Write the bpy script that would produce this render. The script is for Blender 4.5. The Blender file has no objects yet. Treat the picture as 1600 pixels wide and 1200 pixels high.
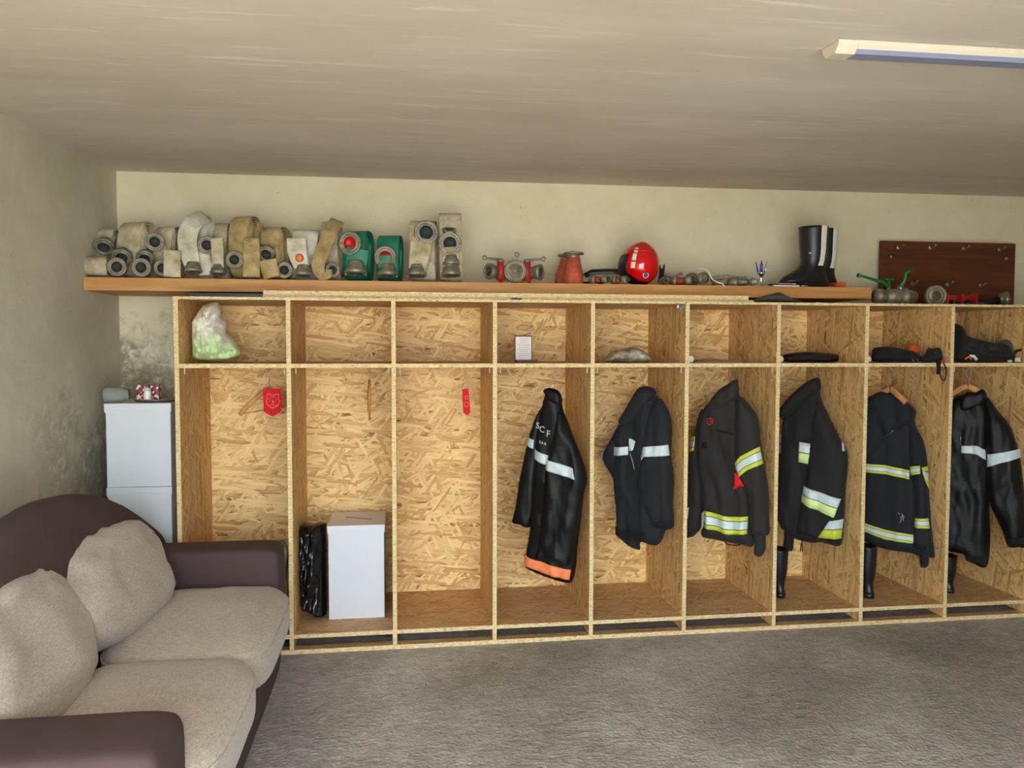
import bpy, bmesh, math, random
from mathutils import Vector, Matrix, noise, geometry
sc = bpy.context.scene
COL = sc.collection
PI = math.pi
R = math.radians

# ---------------------------------------------------------------- camera
F, YAW, PITCH, ROLL = 1242.3, 0.1413, -0.048, 0.002
CAM = Vector((1.036, -3.941, 1.5114))
_fw = Vector((math.sin(YAW)*math.cos(PITCH), math.cos(YAW)*math.cos(PITCH), math.sin(PITCH)))
_r0 = Vector((math.cos(YAW), -math.sin(YAW), 0)); _u0 = _r0.cross(_fw)
_rt = math.cos(ROLL)*_r0 + math.sin(ROLL)*_u0
_up = -math.sin(ROLL)*_r0 + math.cos(ROLL)*_u0
cd = bpy.data.cameras.new('camera'); cam = bpy.data.objects.new('camera', cd); COL.objects.link(cam)
cd.sensor_width = 36; cd.lens = F*36/1600; cd.clip_start = .05; cd.clip_end = 200
cam.matrix_world = Matrix(((_rt.x, _up.x, -_fw.x, CAM.x), (_rt.y, _up.y, -_fw.y, CAM.y), (_rt.z, _up.z, -_fw.z, CAM.z), (0, 0, 0, 1)))
sc.camera = cam

# ---------------------------------------------------------------- sky, sun, exposure
w = bpy.data.worlds.new('sky'); sc.world = w; w.use_nodes = True
bg = w.node_tree.nodes['Background']; bg.inputs[0].default_value = (.80, .90, 1.0, 1); bg.inputs[1].default_value = 4.0
sun = bpy.data.lights.new('sun', 'SUN'); sun.energy = 7.5; sun.angle = R(.6); sun.color = (1, .95, .86)
so = bpy.data.objects.new('sun', sun); COL.objects.link(so); so.location = (2, -12, 8)
so.rotation_euler = Vector((.25, .62, -1.0)).to_track_quat('-Z', 'Y').to_euler()
sc.view_settings.view_transform = 'Standard'; sc.view_settings.look = 'None'
sc.view_settings.exposure = EXPO = 1.76
sc.view_settings.gamma = 1; sc.view_settings.use_curve_mapping = False
sc.cycles.max_bounces = 8; sc.cycles.diffuse_bounces = 6; sc.cycles.sample_clamp_indirect = 6
sc.cycles.caustics_reflective = False; sc.cycles.caustics_refractive = False

# ---------------------------------------------------------------- pixel of the photo -> point at a known depth
def ray(u, v): return _fw + _rt*((u-800)/F) - _up*((v-600)/F)
def at(u, v, y): d = ray(u, v); return CAM + d*((y-CAM.y)/d.y)
def atz(u, v, z): d = ray(u, v); return CAM + d*((z-CAM.z)/d.z)
def atx(u, v, x): d = ray(u, v); return CAM + d*((x-CAM.x)/d.x)
def fbm(p, o=4): return noise.fractal(p, 1.0, 2.0, o)

# ---------------------------------------------------------------- materials
def srgb(*c): return tuple(((x/255)/12.92 if x/255 <= .04045 else ((x/255+.055)/1.055)**2.4) for x in c) + (1,)
class N:
    def __init__(s, name):
        s.m = bpy.data.materials.new(name); s.m.use_nodes = True; s.t = s.m.node_tree; s.b = s.t.nodes['Principled BSDF']
    def n(s, typ, ins={}, **props):
        x = s.t.nodes.new(typ)
        for k, v in props.items(): setattr(x, k, v)
        for k, v in ins.items():
            if hasattr(v, 'is_linked') or isinstance(v, bpy.types.NodeSocket): s.t.links.new(v, x.inputs[k])
            else: x.inputs[k].default_value = v
        return x
    def math(s, op, a, b=0.0, c=0.0):
        return s.n('ShaderNodeMath', {0: a, 1: b, 2: c}, operation=op).outputs[0]
    def mix(s, f, a, b, mode='MIX'):
        return s.n('ShaderNodeMix', {0: f, 6: a, 7: b}, data_type='RGBA', blend_type=mode).outputs[2]
    def ramp(s, f, stops):
        x = s.n('ShaderNodeValToRGB', {0: f}); e = x.color_ramp.elements
        while len(e) < len(stops): e.new(.5)
        for q, (p, c) in zip(e, stops): q.position = p; q.color = c if len(c) == 4 else tuple(c)+(1,)
        return x.outputs[0]
    def pos(s): return s.n('ShaderNodeNewGeometry').outputs['Position']
    def obj(s): return s.n('ShaderNodeTexCoord').outputs['Object']
    def map(s, v, scale=(1, 1, 1), rot=(0, 0, 0), loc=(0, 0, 0)):
        return s.n('ShaderNodeMapping', {'Vector': v, 'Scale': scale, 'Rotation': rot, 'Location': loc}).outputs[0]
    def noise(s, v, sc_, det=3, rough=.55, dist=0):
        return s.n('ShaderNodeTexNoise', {'Vector': v, 'Scale': sc_, 'Detail': det, 'Roughness': rough, 'Distortion': dist}).outputs[0]
    def bump(s, h, strength=.3, dist=.01):
        x = s.n('ShaderNodeBump', {'Height': h, 'Strength': strength, 'Distance': dist}); s.t.links.new(x.outputs[0], s.b.inputs['Normal'])
    def set(s, k, v):
        if isinstance(v, bpy.types.NodeSocket): s.t.links.new(v, s.b.inputs[k])
        else: s.b.inputs[k].default_value = v
        return s
BLK = (0, 0, 0, 1); WHT = (1, 1, 1, 1)
M = {}
def simple(name, col, rough=.6, metal=0., var=.12, scale=25., bump=.15, spec=None, dist=.003, **kw):
    """one colour, broken up by a little noise"""
    k = N(name); p = k.obj(); n1 = k.noise(p, scale, 4)
    a = tuple(c*(1-var) for c in col[:3])+(1,); b = tuple(min(1, c*(1+var)) for c in col[:3])+(1,)
    k.set('Base Color', k.ramp(n1, [(.3, a), (.7, b)])).set('Roughness', rough).set('Metallic', metal)
    if spec is not None: k.set('Specular IOR Level', spec)
    if bump: k.bump(k.noise(p, scale*2.2, 3), bump, dist)
    for q, v in kw.items(): k.set(q.replace('_', ' '), v)
    M[name] = k.m; return k.m

def osb(name, ax, ay, light, mid, dark, sx=6.5, sy=42, main=0.):
    """oriented strand board: several layers of long random flakes. ax/ay: position axes along / across the flakes"""
    k = N(name); s = k.n('ShaderNodeSeparateXYZ', {0: k.pos()}).outputs
    third = ({0, 1, 2}-{ax, ay}).pop()
    off = k.math('MULTIPLY', s[third], 1.7)
    v = k.n('ShaderNodeCombineXYZ', {0: k.math('ADD', s[ax], off), 1: k.math('ADD', s[ay], off), 2: 0.0}).outputs[0]
    wob = k.n('ShaderNodeTexNoise', {'Vector': v, 'Scale': 9.0, 'Detail': 2.0}).outputs[1]
    v = k.n('ShaderNodeVectorMath', {0: v, 1: k.n('ShaderNodeVectorMath', {0: wob, 1: (.018, .018, 0)}, operation='MULTIPLY').outputs[0]}, operation='ADD').outputs[0]
    col = None; hgt = None
    for i, (ang, fx, fy, thr) in enumerate([(0, 1, 1, 0), (.35, 1.2, .9, .55), (-.5, .9, 1.0, .58), (1.15, 1.3, .8, .72), (-1.0, 1.1, .9, .74), (.12, .8, .8, .62)]):
        vr = k.map(v, (1, 1, 1), (0, 0, ang+main), (i*3.7, i*1.3, 0))
        vm = k.map(vr, (sx*fx, sy*fy, 1))
        vo = k.n('ShaderNodeTexVoronoi', {'Vector': vm, 'Scale': 1.0, 'Randomness': 1.0}, voronoi_dimensions='2D')
        c = k.n('ShaderNodeSeparateColor', {0: vo.outputs['Color']}).outputs
        fib = k.noise(k.map(vr, (12, 260, 1)), 1.0, 2)
        edge = k.ramp(vo.outputs['Distance'], [(.30, BLK), (.62, WHT)])
        val = k.math('ADD', k.math('MULTIPLY', c[0], .72), k.math('MULTIPLY', fib, .42))
        val = k.math('SUBTRACT', val, k.math('MULTIPLY', edge, .20))
        if col is None: col = val
        else:
            m = k.math('GREATER_THAN', c[1], thr)
            m = k.math('MULTIPLY', m, k.math('LESS_THAN', vo.outputs['Distance'], .55))
            col = k.n('ShaderNodeMix', {0: m, 2: col, 3: val}).outputs[0]
    rgb = k.ramp(col, [(.0, dark), (.17, mid), (.55, light), (.9, tuple(min(1, c*1.18) for c in light[:3]))])
    big = k.noise(v, 3.0, 2)
    rgb = k.mix(k.math('MULTIPLY', big, .35), rgb, k.mix(1.0, rgb, (.86, .76, .62, 1), 'MULTIPLY'))
    k.set('Base Color', rgb).set('Roughness', .62)
    k.bump(col, .25, .004)
    M[name] = k.m
OL, OM, OD = srgb(230, 198, 136), srgb(200, 152, 86), srgb(112, 66, 26)
osb('osb_back', 0, 2, OL, OM, OD, 6.5, 66)
osb('osb_side', 2, 1, srgb(220, 184, 124), srgb(184, 140, 82), srgb(112, 72, 34), 5, 70)
osb('osb_flat', 0, 1, srgb(206, 170, 122), srgb(182, 142, 96), srgb(132, 94, 58), 7, 80)
def osb_edge():
    k = N('osb_edge'); p = k.pos()
    a = k.noise(k.map(p, (60, 60, 160)), 1.0, 4, .7); b = k.noise(k.map(p, (35, 200, 180)), 1.0, 3, .6, .4)
    c = k.ramp(k.math('ADD', k.math('MULTIPLY', a, .6), k.math('MULTIPLY', b, .4)), [(.34, srgb(120, 85, 50)), (.44, srgb(205, 178, 125)), (.6, srgb(232, 214, 168)), (.75, srgb(243, 230, 195))])
    k.set('Base Color', c).set('Roughness', .75); k.bump(a, .5, .003); M['osb_edge'] = k.m
osb_edge()

def plaster(name, base, dark, stain=None):
    k = N(name); p = k.pos()
    a = k.noise(p, 1.6, 5, .6); b = k.noise(p, 9, 6, .65); c = k.noise(p, 60, 3)
    rgb = k.ramp(k.math('ADD', k.math('MULTIPLY', a, .65), k.math('MULTIPLY', b, .35)), [(.33, dark), (.62, base)])
    pit = k.ramp(k.noise(p, 26, 2), [(.73, BLK), (.78, WHT)])
    rgb = k.mix(k.math('MULTIPLY', pit, .35), rgb, tuple(x*.6 for x in dark[:3])+(1,))
    if stain:
        s = k.n('ShaderNodeSeparateXYZ', {0: p}).outputs
        n1 = k.noise(p, 3.2, 5, .65)
        if stain == 'corner':   # damp patch low in the corner of the back wall
            h = k.math('SUBTRACT', 1.66, s[2]); xx = k.math('SUBTRACT', .05, s[0])
        else:                   # damp patch of the left wall, rising towards the corner
            h = k.math('SUBTRACT', 1.28, s[2]); xx = k.math('ADD', s[1], .35)
        f = k.math('MULTIPLY', k.math('MULTIPLY_ADD', h, 2.8, k.math('MULTIPLY_ADD', n1, 3.4, -1.75)), 1.6)
        f = k.math('MULTIPLY', k.n('ShaderNodeClamp', {0: f}).outputs[0], k.n('ShaderNodeClamp', {0: k.math('MULTIPLY_ADD', xx, 2.2, k.math('MULTIPLY_ADD', n1, 2.0, -.9))}).outputs[0])
        blot = k.ramp(k.noise(p, 13, 6, .72, .6), [(.40, srgb(122, 115, 92)), (.50, srgb(146, 138, 112)), (.56, srgb(176, 170, 148)), (.63, srgb(214, 211, 196))])
        rgb = k.mix(k.math('MULTIPLY', f, .95 if stain == 'corner' else .6), rgb, blot)
    k.set('Base Color', rgb).set('Roughness', .92)
    k.bump(k.math('ADD', k.math('MULTIPLY', b, .7), k.math('MULTIPLY', c, .3)), .35, .012)
    M[name] = k.m
plaster('plaster_back', srgb(222, 214, 186), srgb(206, 197, 164), 'corner')
plaster('plaster_left', srgb(208, 203, 184), srgb(184, 179, 158), 'left')
plaster('plaster_plain', srgb(200, 194, 172), srgb(180, 174, 150))
def ceiling_mat():
    k = N('ceiling_plaster'); p = k.pos()
    a = k.noise(k.map(p, (.5, 1.6, 1)), 1.0, 7, .62, .5); b = k.noise(k.map(p, (1.0, 14, 1)), 1.0, 5, .65, .3); g = k.noise(p, .8, 3)
    f = k.math('ADD', k.math('ADD', k.math('MULTIPLY', a, .55), k.math('MULTIPLY', b, .15)), k.math('MULTIPLY', g, .3))
    rgb = k.ramp(f, [(.34, srgb(192, 180, 164)), (.5, srgb(205, 195, 180)), (.66, srgb(218, 210, 198))])
    sm = k.ramp(k.noise(k.map(p, (2.2, 30, 1), (0, 0, .03)), 1.0, 4, .7, .5), [(.58, BLK), (.70, WHT)])
    rgb = k.mix(k.math('MULTIPLY', sm, .6), rgb, srgb(234, 228, 218))
    k.set('Base Color', rgb).set('Roughness', .8); k.bump(b, .15, .01); M['ceiling'] = k.m
ceiling_mat()
def concrete():
    k = N('concrete_floor'); p = k.pos()
    a = k.noise(p, 1.3, 5, .6); b = k.noise(k.map(p, (14, 30, 14)), 1.0, 6, .7, .4); c = k.noise(k.map(p, (45, 75, 40)), 1.0, 5, .7)
    v = k.n('ShaderNodeTexVoronoi', {'Vector': p, 'Scale': 70.0}).outputs['Distance']
    f = k.math('ADD', k.math('ADD', k.math('MULTIPLY', a, .4), k.math('MULTIPLY', b, .35)), k.math('MULTIPLY', c, .25))
    rgb = k.ramp(f, [(.34, srgb(112, 106, 99)), (.5, srgb(170, 164, 156)), (.66, srgb(222, 218, 212))])
    pit = k.ramp(k.noise(p, 18, 2), [(.70, BLK), (.76, WHT)])
    rgb = k.mix(k.math('MULTIPLY', pit, .5), rgb, srgb(106, 98, 88))
    k.set('Base Color', rgb).set('Roughness', .62)
    h = k.math('ADD', k.math('MULTIPLY', b, .6), k.math('MULTIPLY', k.math('ADD', c, v), .35))
    k.bump(h, .9, .02); M['concrete'] = k.m
concrete()
def wood(name, base, dark, axis=0, scale=1.0):
    k = N(name); p = k.pos(); s = [22, 22, 22]; s[axis] = 1.6
    a = k.noise(k.map(p, tuple(x*scale for x in s)), 1.0, 5, .6, .6)
    k.set('Base Color', k.ramp(a, [(.35, dark), (.62, base)])).set('Roughness', .6); k.bump(a, .2, .003); M[name] = k.m
wood('pine_beam', srgb(198, 148, 84), srgb(172, 118, 58))
wood('brown_board', srgb(98, 46, 16), srgb(70, 30, 8))
wood('hanger_wood', srgb(205, 150, 84), srgb(168, 112, 54), 2)
def woven(name, base, dark, light, s1=260):
    k = N(name); p = k.obj()
    a = k.noise(k.map(p, (s1, s1*.09, s1)), 1.0, 3, .6); b = k.noise(k.map(p, (s1*.09, s1, s1*.25)), 1.0, 3, .6); g = k.noise(p, 3.5, 3)
    f = k.math('ADD', k.math('MULTIPLY', k.math('ADD', a, b), .42), k.math('MULTIPLY', g, .16))
    k.set('Base Color', k.ramp(f, [(.36, dark), (.5, base), (.64, light)])).set('Roughness', .95).set('Sheen Weight', .25)
    k.bump(f, .5, .004); M[name] = k.m
woven('sofa_linen', srgb(176, 163, 148), srgb(142, 129, 114), srgb(202, 191, 178), 420)
def canvas(name, base, dark, light):
    k = N(name); p = k.obj()
    g = k.noise(p, 14, 5, .65); f = k.noise(k.map(p, (320, 320, 320)), 1.0, 2)
    q = k.math('ADD', k.math('MULTIPLY', g, .75), k.math('MULTIPLY', f, .25))
    k.set('Base Color', k.ramp(q, [(.36, dark), (.5, base), (.64, light)])).set('Roughness', .9); k.bump(q, .4, .004); M[name] = k.m
canvas('hose_beige', srgb(178, 166, 136), srgb(140, 124, 94), srgb(204, 194, 168))
canvas('hose_brown', srgb(166, 144, 98), srgb(128, 104, 64), srgb(190, 170, 124))
canvas('hose_white', srgb(200, 194, 176), srgb(166, 156, 130), srgb(222, 218, 204))
simple('sofa_brown', srgb(72, 54, 53), .85, var=.12, scale=9, bump=.2)
simple('dark_piping', srgb(170, 158, 150), .9)
simple('hose_green', srgb(14, 112, 84), .45, var=.25, scale=18)
simple('steel', srgb(150, 148, 140), .38, .85, var=.25, scale=40, bump=.25)
simple('steel_bright', srgb(205, 205, 205), .22, .95, var=.12, scale=30)
simple('steel_dirty', srgb(140, 134, 116), .55, .55, var=.3, scale=40, bump=.3)
simple('dark_hole', srgb(42, 42, 42), .7)
simple('rubber_black', srgb(20, 20, 22), .38, var=.2, bump=.1)
simple('cap_red', srgb(190, 14, 10), .45)
simple('paint_red', srgb(176, 38, 26), .5, var=.3, scale=30, bump=.25)
simple('rust_red', srgb(172, 78, 52), .7, var=.35, scale=28, bump=.4)
simple('rust_brown', srgb(120, 92, 68), .75, var=.35, scale=24, bump=.4)
simple('helmet_red', srgb(205, 8, 10), .12, var=.04, bump=0, Coat_Weight=.6)
simple('white_sheet', srgb(208, 213, 220), .35, var=.015, scale=6, bump=.03)
simple('white_plastic', srgb(232, 230, 222), .4, var=.03)
simple('brown_paint', srgb(150, 128, 106), .5, var=.04, bump=.03)
simple('cloth_navy', srgb(15, 18, 27), .85, var=.22, scale=40, bump=.3, Sheen_Weight=.02)
simple('cloth_black', srgb(17, 17, 19), .85, var=.22, scale=40, bump=.3, Sheen_Weight=.02)
simple('cloth_charcoal', srgb(33, 31, 29), .85, var=.2, scale=40, bump=.3, Sheen_Weight=.02)
simple('leather_black', srgb(13, 14, 15), .56, var=.3, scale=22, bump=.4, dist=.004, spec=.32)
simple('velcro_black', srgb(9, 9, 11), .95)
simple('tape_silver', srgb(196, 211, 216), .4, var=.08, scale=70, bump=.2)
simple('tape_yellow', srgb(196, 206, 60), .55, var=.05)
simple('tape_lime', srgb(206, 232, 150), .5, var=.06)
simple('tape_orange', srgb(246, 134, 84), .6, var=.08, scale=50)
simple('cloth_red', srgb(206, 24, 28), .8, var=.15, scale=40)
simple('felt_red', srgb(206, 18, 30), .85, var=.06)
simple('thread_gold', srgb(232, 190, 110), .6)
simple('thread_pink', srgb(240, 170, 160), .7)
simple('green_paint', srgb(20, 112, 44), .45, var=.2)
simple('grey_cloth', srgb(70, 74, 66), .9, var=.25, scale=20, bump=.4)
simple('rope_grey', srgb(150, 140, 120), .9, var=.3, scale=50, bump=.4)
simple('orange_cloth', srgb(196, 88, 30), .8, var=.3, scale=30, bump=.3)
simple('paper_white', srgb(226, 222, 214), .7, var=.04)
simple('paper_brown', srgb(150, 118, 78), .8, var=.1)
simple('maroon', srgb(80, 22, 34), .5, var=.15)
simple('gold_dull', srgb(180, 150, 70), .4, .6)
simple('silver_cup', srgb(220, 222, 230), .12, 1.0, var=.03, bump=0)
simple('blue_plastic', srgb(50, 62, 160), .4)
simple('bin_bag', srgb(10, 10, 12), .16, var=.2, scale=30, bump=.5, dist=.006)
simple('batten_cream', srgb(214, 204, 186), .45, var=.03)
simple('batten_diffuser', srgb(138, 146, 176), .28, var=.015, bump=0)
simple('glass_milky', srgb(186, 192, 186), .2, var=.1, bump=.3, Transmission_Weight=.55, IOR=1.2)
simple('ground_bright', srgb(190, 186, 176), .9, var=.15, scale=3)
simple('mint', srgb(196, 226, 170), .5, var=.2, scale=10)
def bag_mat():
    k = N('bag_white'); p = k.obj(); s = k.n('ShaderNodeSeparateXYZ', {0: p}).outputs
    f = k.math('MULTIPLY_ADD', k.noise(p, 9, 3), .10, s[2])
    k.set('Base Color', k.ramp(f, [(.06, srgb(188, 214, 150)), (.145, srgb(206, 222, 180)), (.19, srgb(224, 220, 206))])).set('Roughness', .32)
    k.bump(k.noise(p, 34, 4, .6, 1.5), .7, .01); M['bag_white'] = k.m
bag_mat()
def clear_bag():
    k = N('bag_clear'); p = k.obj()
    k.set('Base Color', k.ramp(k.noise(p, 18, 3), [(.4, srgb(140, 132, 108)), (.7, srgb(206, 200, 182))])).set('Roughness', .25).set('Transmission Weight', .25)
    k.bump(k.noise(p, 30, 4, .6, 1.2), .8, .01); M['bag_clear'] = k.m
clear_bag()
def checker(name, a, b, sc_):
    k = N(name); v = k.n('ShaderNodeTexVoronoi', {'Vector': k.obj(), 'Scale': sc_}).outputs['Color']
    k.set('Base Color', k.ramp(k.n('ShaderNodeSeparateColor', {0: v}).outputs[0], [(.45, a), (.55, b)])).set('Roughness', .4); M[name] = k.m
checker('patterned_mug', srgb(120, 36, 44), srgb(222, 206, 200), 70.)

# ---------------------------------------------------------------- mesh helpers
def base_of(o):
    while o is not None and o.parent is not None: o = o.parent
    return Vector((0, 0, 0)) if o is None else Vector(o.location)
class MB:
    """collects shapes in world coordinates; build() links them as ONE mesh object"""
    def __init__(s): s.b = bmesh.new()
    def raw(s, vs, fs, mi=0, smooth=False):
        vv = [s.b.verts.new(v) for v in vs]
        for f in fs:
            try: q = s.b.faces.new([vv[i] for i in f]); q.material_index = mi; q.smooth = smooth
            except ValueError: pass
        return vv
    def box(s, a, b, mi=0, front=None, bev=0., rot=None, piv=None):
        t = bmesh.new(); bmesh.ops.create_cube(t, size=1)
        c = (Vector(a)+Vector(b))/2; d = Vector(b)-Vector(a)
        for v in t.verts: v.co = Vector((v.co.x*d.x, v.co.y*d.y, v.co.z*d.z))
        if bev: bmesh.ops.bevel(t, geom=t.edges[:], offset=bev, segments=2, affect='EDGES', profile=.7)
        t.normal_update()
        for f in t.faces:
            f.material_index = mi
            if front is not None and f.normal.y < -.5: f.material_index = front
        if rot is not None:
            for v in t.verts: v.co = rot @ v.co
        s.merge(t, Matrix.Translation(c)); return s
    def merge(s, t, mat=Matrix()):
        m = {}
        for v in t.verts: m[v.index if False else v] = s.b.verts.new(mat @ v.co)
        for f in t.faces:
            q = s.b.faces.new([m[v] for v in f.verts]); q.material_index = f.material_index; q.smooth = f.smooth
        t.free(); return s
    def lathe(s, prof, o, axis=(0, 0, 1), seg=28, mi=0, smooth=True, sq=1.0):
        """prof: (radius, height) pairs, revolved about axis through o"""
        ax = Vector(axis).normalized(); q = ax.to_track_quat('Z', 'Y'); o = Vector(o)
        rings = []
        for r, h in prof:
            if r < 1e-6: rings.append([s.b.verts.new(o+q @ Vector((0, 0, h)))])
            else: rings.append([s.b.verts.new(o+q @ Vector((r*math.cos(2*PI*i/seg), sq*r*math.sin(2*PI*i/seg), h))) for i in range(seg)])
        for A, B in zip(rings, rings[1:]):
            for i in range(seg):
                j = (i+1) % seg
                vs = [A[0], B[j], B[i]] if len(A) == 1 else ([A[i], A[j], B[0]] if len(B) == 1 else [A[i], A[j], B[j], B[i]])
                if len(A) == 1 and len(B) == 1: continue
                try: f = s.b.faces.new(vs); f.smooth = smooth; f.material_index = mi
                except ValueError: pass
        return s
    def tube(s, pts, r, seg=8, mi=0, closed=False, caps=True):
        pts = [Vector(p) for p in pts]; n = len(pts); rr = r if isinstance(r, (list, tuple)) else [r]*n
        rings = []; nrm = None
        for i, p in enumerate(pts):
            a = pts[(i-1) % n] if (i or closed) else p; b = pts[(i+1) % n] if (i < n-1 or closed) else p
            t = (b-a).normalized()
            if nrm is None: nrm = t.orthogonal().normalized()
            nrm = (nrm - t*nrm.dot(t)); nrm = nrm.normalized() if nrm.length > 1e-5 else t.orthogonal().normalized()
            bn = t.cross(nrm)
            rings.append([s.b.verts.new(p+(nrm*math.cos(2*PI*k/seg)+bn*math.sin(2*PI*k/seg))*rr[i]) for k in range(seg)])
        for i in range(n if closed else n-1):
            A, B = rings[i], rings[(i+1) % n]
            for k in range(seg):
                j = (k+1) % seg; f = s.b.faces.new([A[k], A[j], B[j], B[k]]); f.smooth = True; f.material_index = mi
        if caps and not closed:
            for q, rv in ((rings[0], True), (rings[-1], False)):
                f = s.b.faces.new(list(reversed(q)) if rv else q); f.material_index = mi
        return s
    def strap(s, pts, wid, thick, wdir=None, mi=0, wl=None):
        """flat band swept along pts; wdir: direction of its width (constant or one per point)"""
        pts = [Vector(p) for p in pts]; n = len(pts); rings = []
        for i, p in enumerate(pts):
            t = (pts[min(i+1, n-1)]-pts[max(i-1, 0)]).normalized()
            wd = Vector(wdir[i] if isinstance(wdir, list) else wdir)
            wd = (wd-t*wd.dot(t)).normalized(); nn = t.cross(wd)
            W = (wl[i] if wl else wid)/2; T = thick/2
            rings.append([s.b.verts.new(p+wd*a*W+nn*b*T) for a, b in ((-1, -.3), (-.93, -1), (0, -1.1), (.93, -1), (1, -.3), (1, .3), (.93, 1), (0, 1.1), (-.93, 1), (-1, .3))])
        for A, B in zip(rings, rings[1:]):
            for k in range(10):
                j = (k+1) % 10; f = s.b.faces.new([A[k], B[k], B[j], A[j]]); f.smooth = True; f.material_index = mi
        s.b.faces.new(rings[0]); s.b.faces.new(list(reversed(rings[-1])))
        return s
    def prism(s, poly, y0, y1, mi=0, smooth=False):
        """poly: list of (x, z); extruded from y0 to y1"""
        a = [s.b.verts.new((x, y0, z)) for x, z in poly]; b = [s.b.verts.new((x, y1, z)) for x, z in poly]; n = len(poly)
        for q in (a, list(reversed(b))): f = s.b.faces.new(q); f.material_index = mi
        for i in range(n):
            j = (i+1) % n; f = s.b.faces.new([a[j], a[i], b[i], b[j]]); f.material_index = mi; f.smooth = smooth
        return s
    def build(s, name, mats, parent=None, sub=0, wn=False):
        bmesh.ops.recalc_face_normals(s.b, faces=s.b.faces[:])
        me = bpy.data.meshes.new(name); o = bpy.data.objects.new(name, me)
        if parent is None:
            xs = [v.co for v in s.b.verts]
            lo = Vector([min(c[i] for c in xs) for i in range(3)]); hi = Vector([max(c[i] for c in xs) for i in range(3)])
            org = Vector(((lo.x+hi.x)/2, (lo.y+hi.y)/2, lo.z)); o.location = org
        else: org = base_of(parent)
        bmesh.ops.translate(s.b, verts=s.b.verts[:], vec=-org)
        s.b.to_mesh(me); s.b.free()
        for m in (mats if isinstance(mats, (list, tuple)) else [mats]): me.materials.append(M[m])
        COL.objects.link(o)
        if parent is not None: o.parent = parent
        if sub:
            md = o.modifiers.new('sub', 'SUBSURF'); md.levels = sub; md.render_levels = sub
        return o
def tag(o, label=None, cat=None, group=None, kind=None):
    if label: o['label'] = label
    if cat: o['category'] = cat
    if group: o['group'] = group
    if kind: o['kind'] = kind
    return o
def thing(name, label, cat, loc, group=None):
    o = bpy.data.objects.new(name, None); COL.objects.link(o); o.location = loc; o.empty_display_size = .05
    return tag(o, label, cat, group)
def struct(o): o['kind'] = 'structure'; return o
def text_on(body, size, o, xdir, zdir, name, mat, parent, ext=.0006):
    cu = bpy.data.curves.new(name, 'FONT'); cu.body = body; cu.size = size; cu.extrude = ext; cu.align_x = 'CENTER'; cu.align_y = 'CENTER'
    t = bpy.data.objects.new(name, cu); COL.objects.link(t)
    dg = bpy.context.evaluated_depsgraph_get(); me = bpy.data.meshes.new_from_object(t.evaluated_get(dg))
    bpy.data.objects.remove(t)
    X = Vector(xdir).normalized(); Z = Vector(zdir).normalized(); Nn = X.cross(Z)
    mt = Matrix(((X.x, Z.x, Nn.x, o[0]), (X.y, Z.y, Nn.y, o[1]), (X.z, Z.z, Nn.z, o[2]), (0, 0, 0, 1)))
    me.transform(mt); me.transform(Matrix.Translation(-base_of(parent)))
    me.materials.clear(); me.materials.append(M[mat])
    ob = bpy.data.objects.new(name, me); COL.objects.link(ob); ob.parent = parent; return ob

# ---------------------------------------------------------------- the room
XW, YW, X1, Y0 = -.49, .72, 6.6, -4.75
def ceil_z(x, y): return 2.462 + .003*x + .04*(y-YW)
def slab(name, quad, th, mat):
    b = MB(); n = len(quad)
    q = [Vector(p) for p in quad]; t = Vector(th)
    b.raw(q+[p+t for p in q], [list(range(n)), list(range(2*n-1, n-1, -1))]+[[i, (i+1) % n, n+(i+1) % n, n+i] for i in range(n)])
    return struct(b.build(name, mat))
slab('floor', [(XW, Y0, 0), (X1, Y0, 0), (X1, YW, 0), (XW, YW, 0)], (0, 0, -.15), 'concrete')
slab('ceiling', [(XW-.2, Y0, ceil_z(XW, Y0)), (X1+.2, Y0, ceil_z(X1, Y0)), (X1+.2, YW+.2, ceil_z(X1, YW+.2)), (XW-.2, YW+.2, ceil_z(XW, YW+.2))], (0, 0, .2), 'ceiling')
def wallq(name, a, b, th, mat):
    slab(name, [(a[0], a[1], -.15), (b[0], b[1], -.15), (b[0], b[1], ceil_z(*b)+.005), (a[0], a[1], ceil_z(*a)+.005)], th, mat)
wallq('wall_back', (XW-.2, YW), (X1+.2, YW), (0, .2, 0), 'plaster_back')
wallq('wall_left', (XW, Y0), (XW, YW), (-.2, 0, 0), 'plaster_left')
wallq('wall_right', (X1, Y0), (X1, YW), (.2, 0, 0), 'plaster_plain')
# front wall with the wide garage opening
GX0, GX1, GZ = -.44, 2.55, 2.2
b = MB()
b.box((XW-.2, Y0-.25, -.15), (GX0, Y0, 2.3)); b.box((GX1, Y0-.25, -.15), (X1+.2, Y0, 2.3)); b.box((XW-.2, Y0-.25, GZ), (X1+.2, Y0, 2.35))
struct(b.build('wall_front', 'plaster_plain'))
b = MB(); b.box((-30, -40, -.2), (30, Y0, -.03)); struct(b.build('ground', 'ground_bright'))
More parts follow.
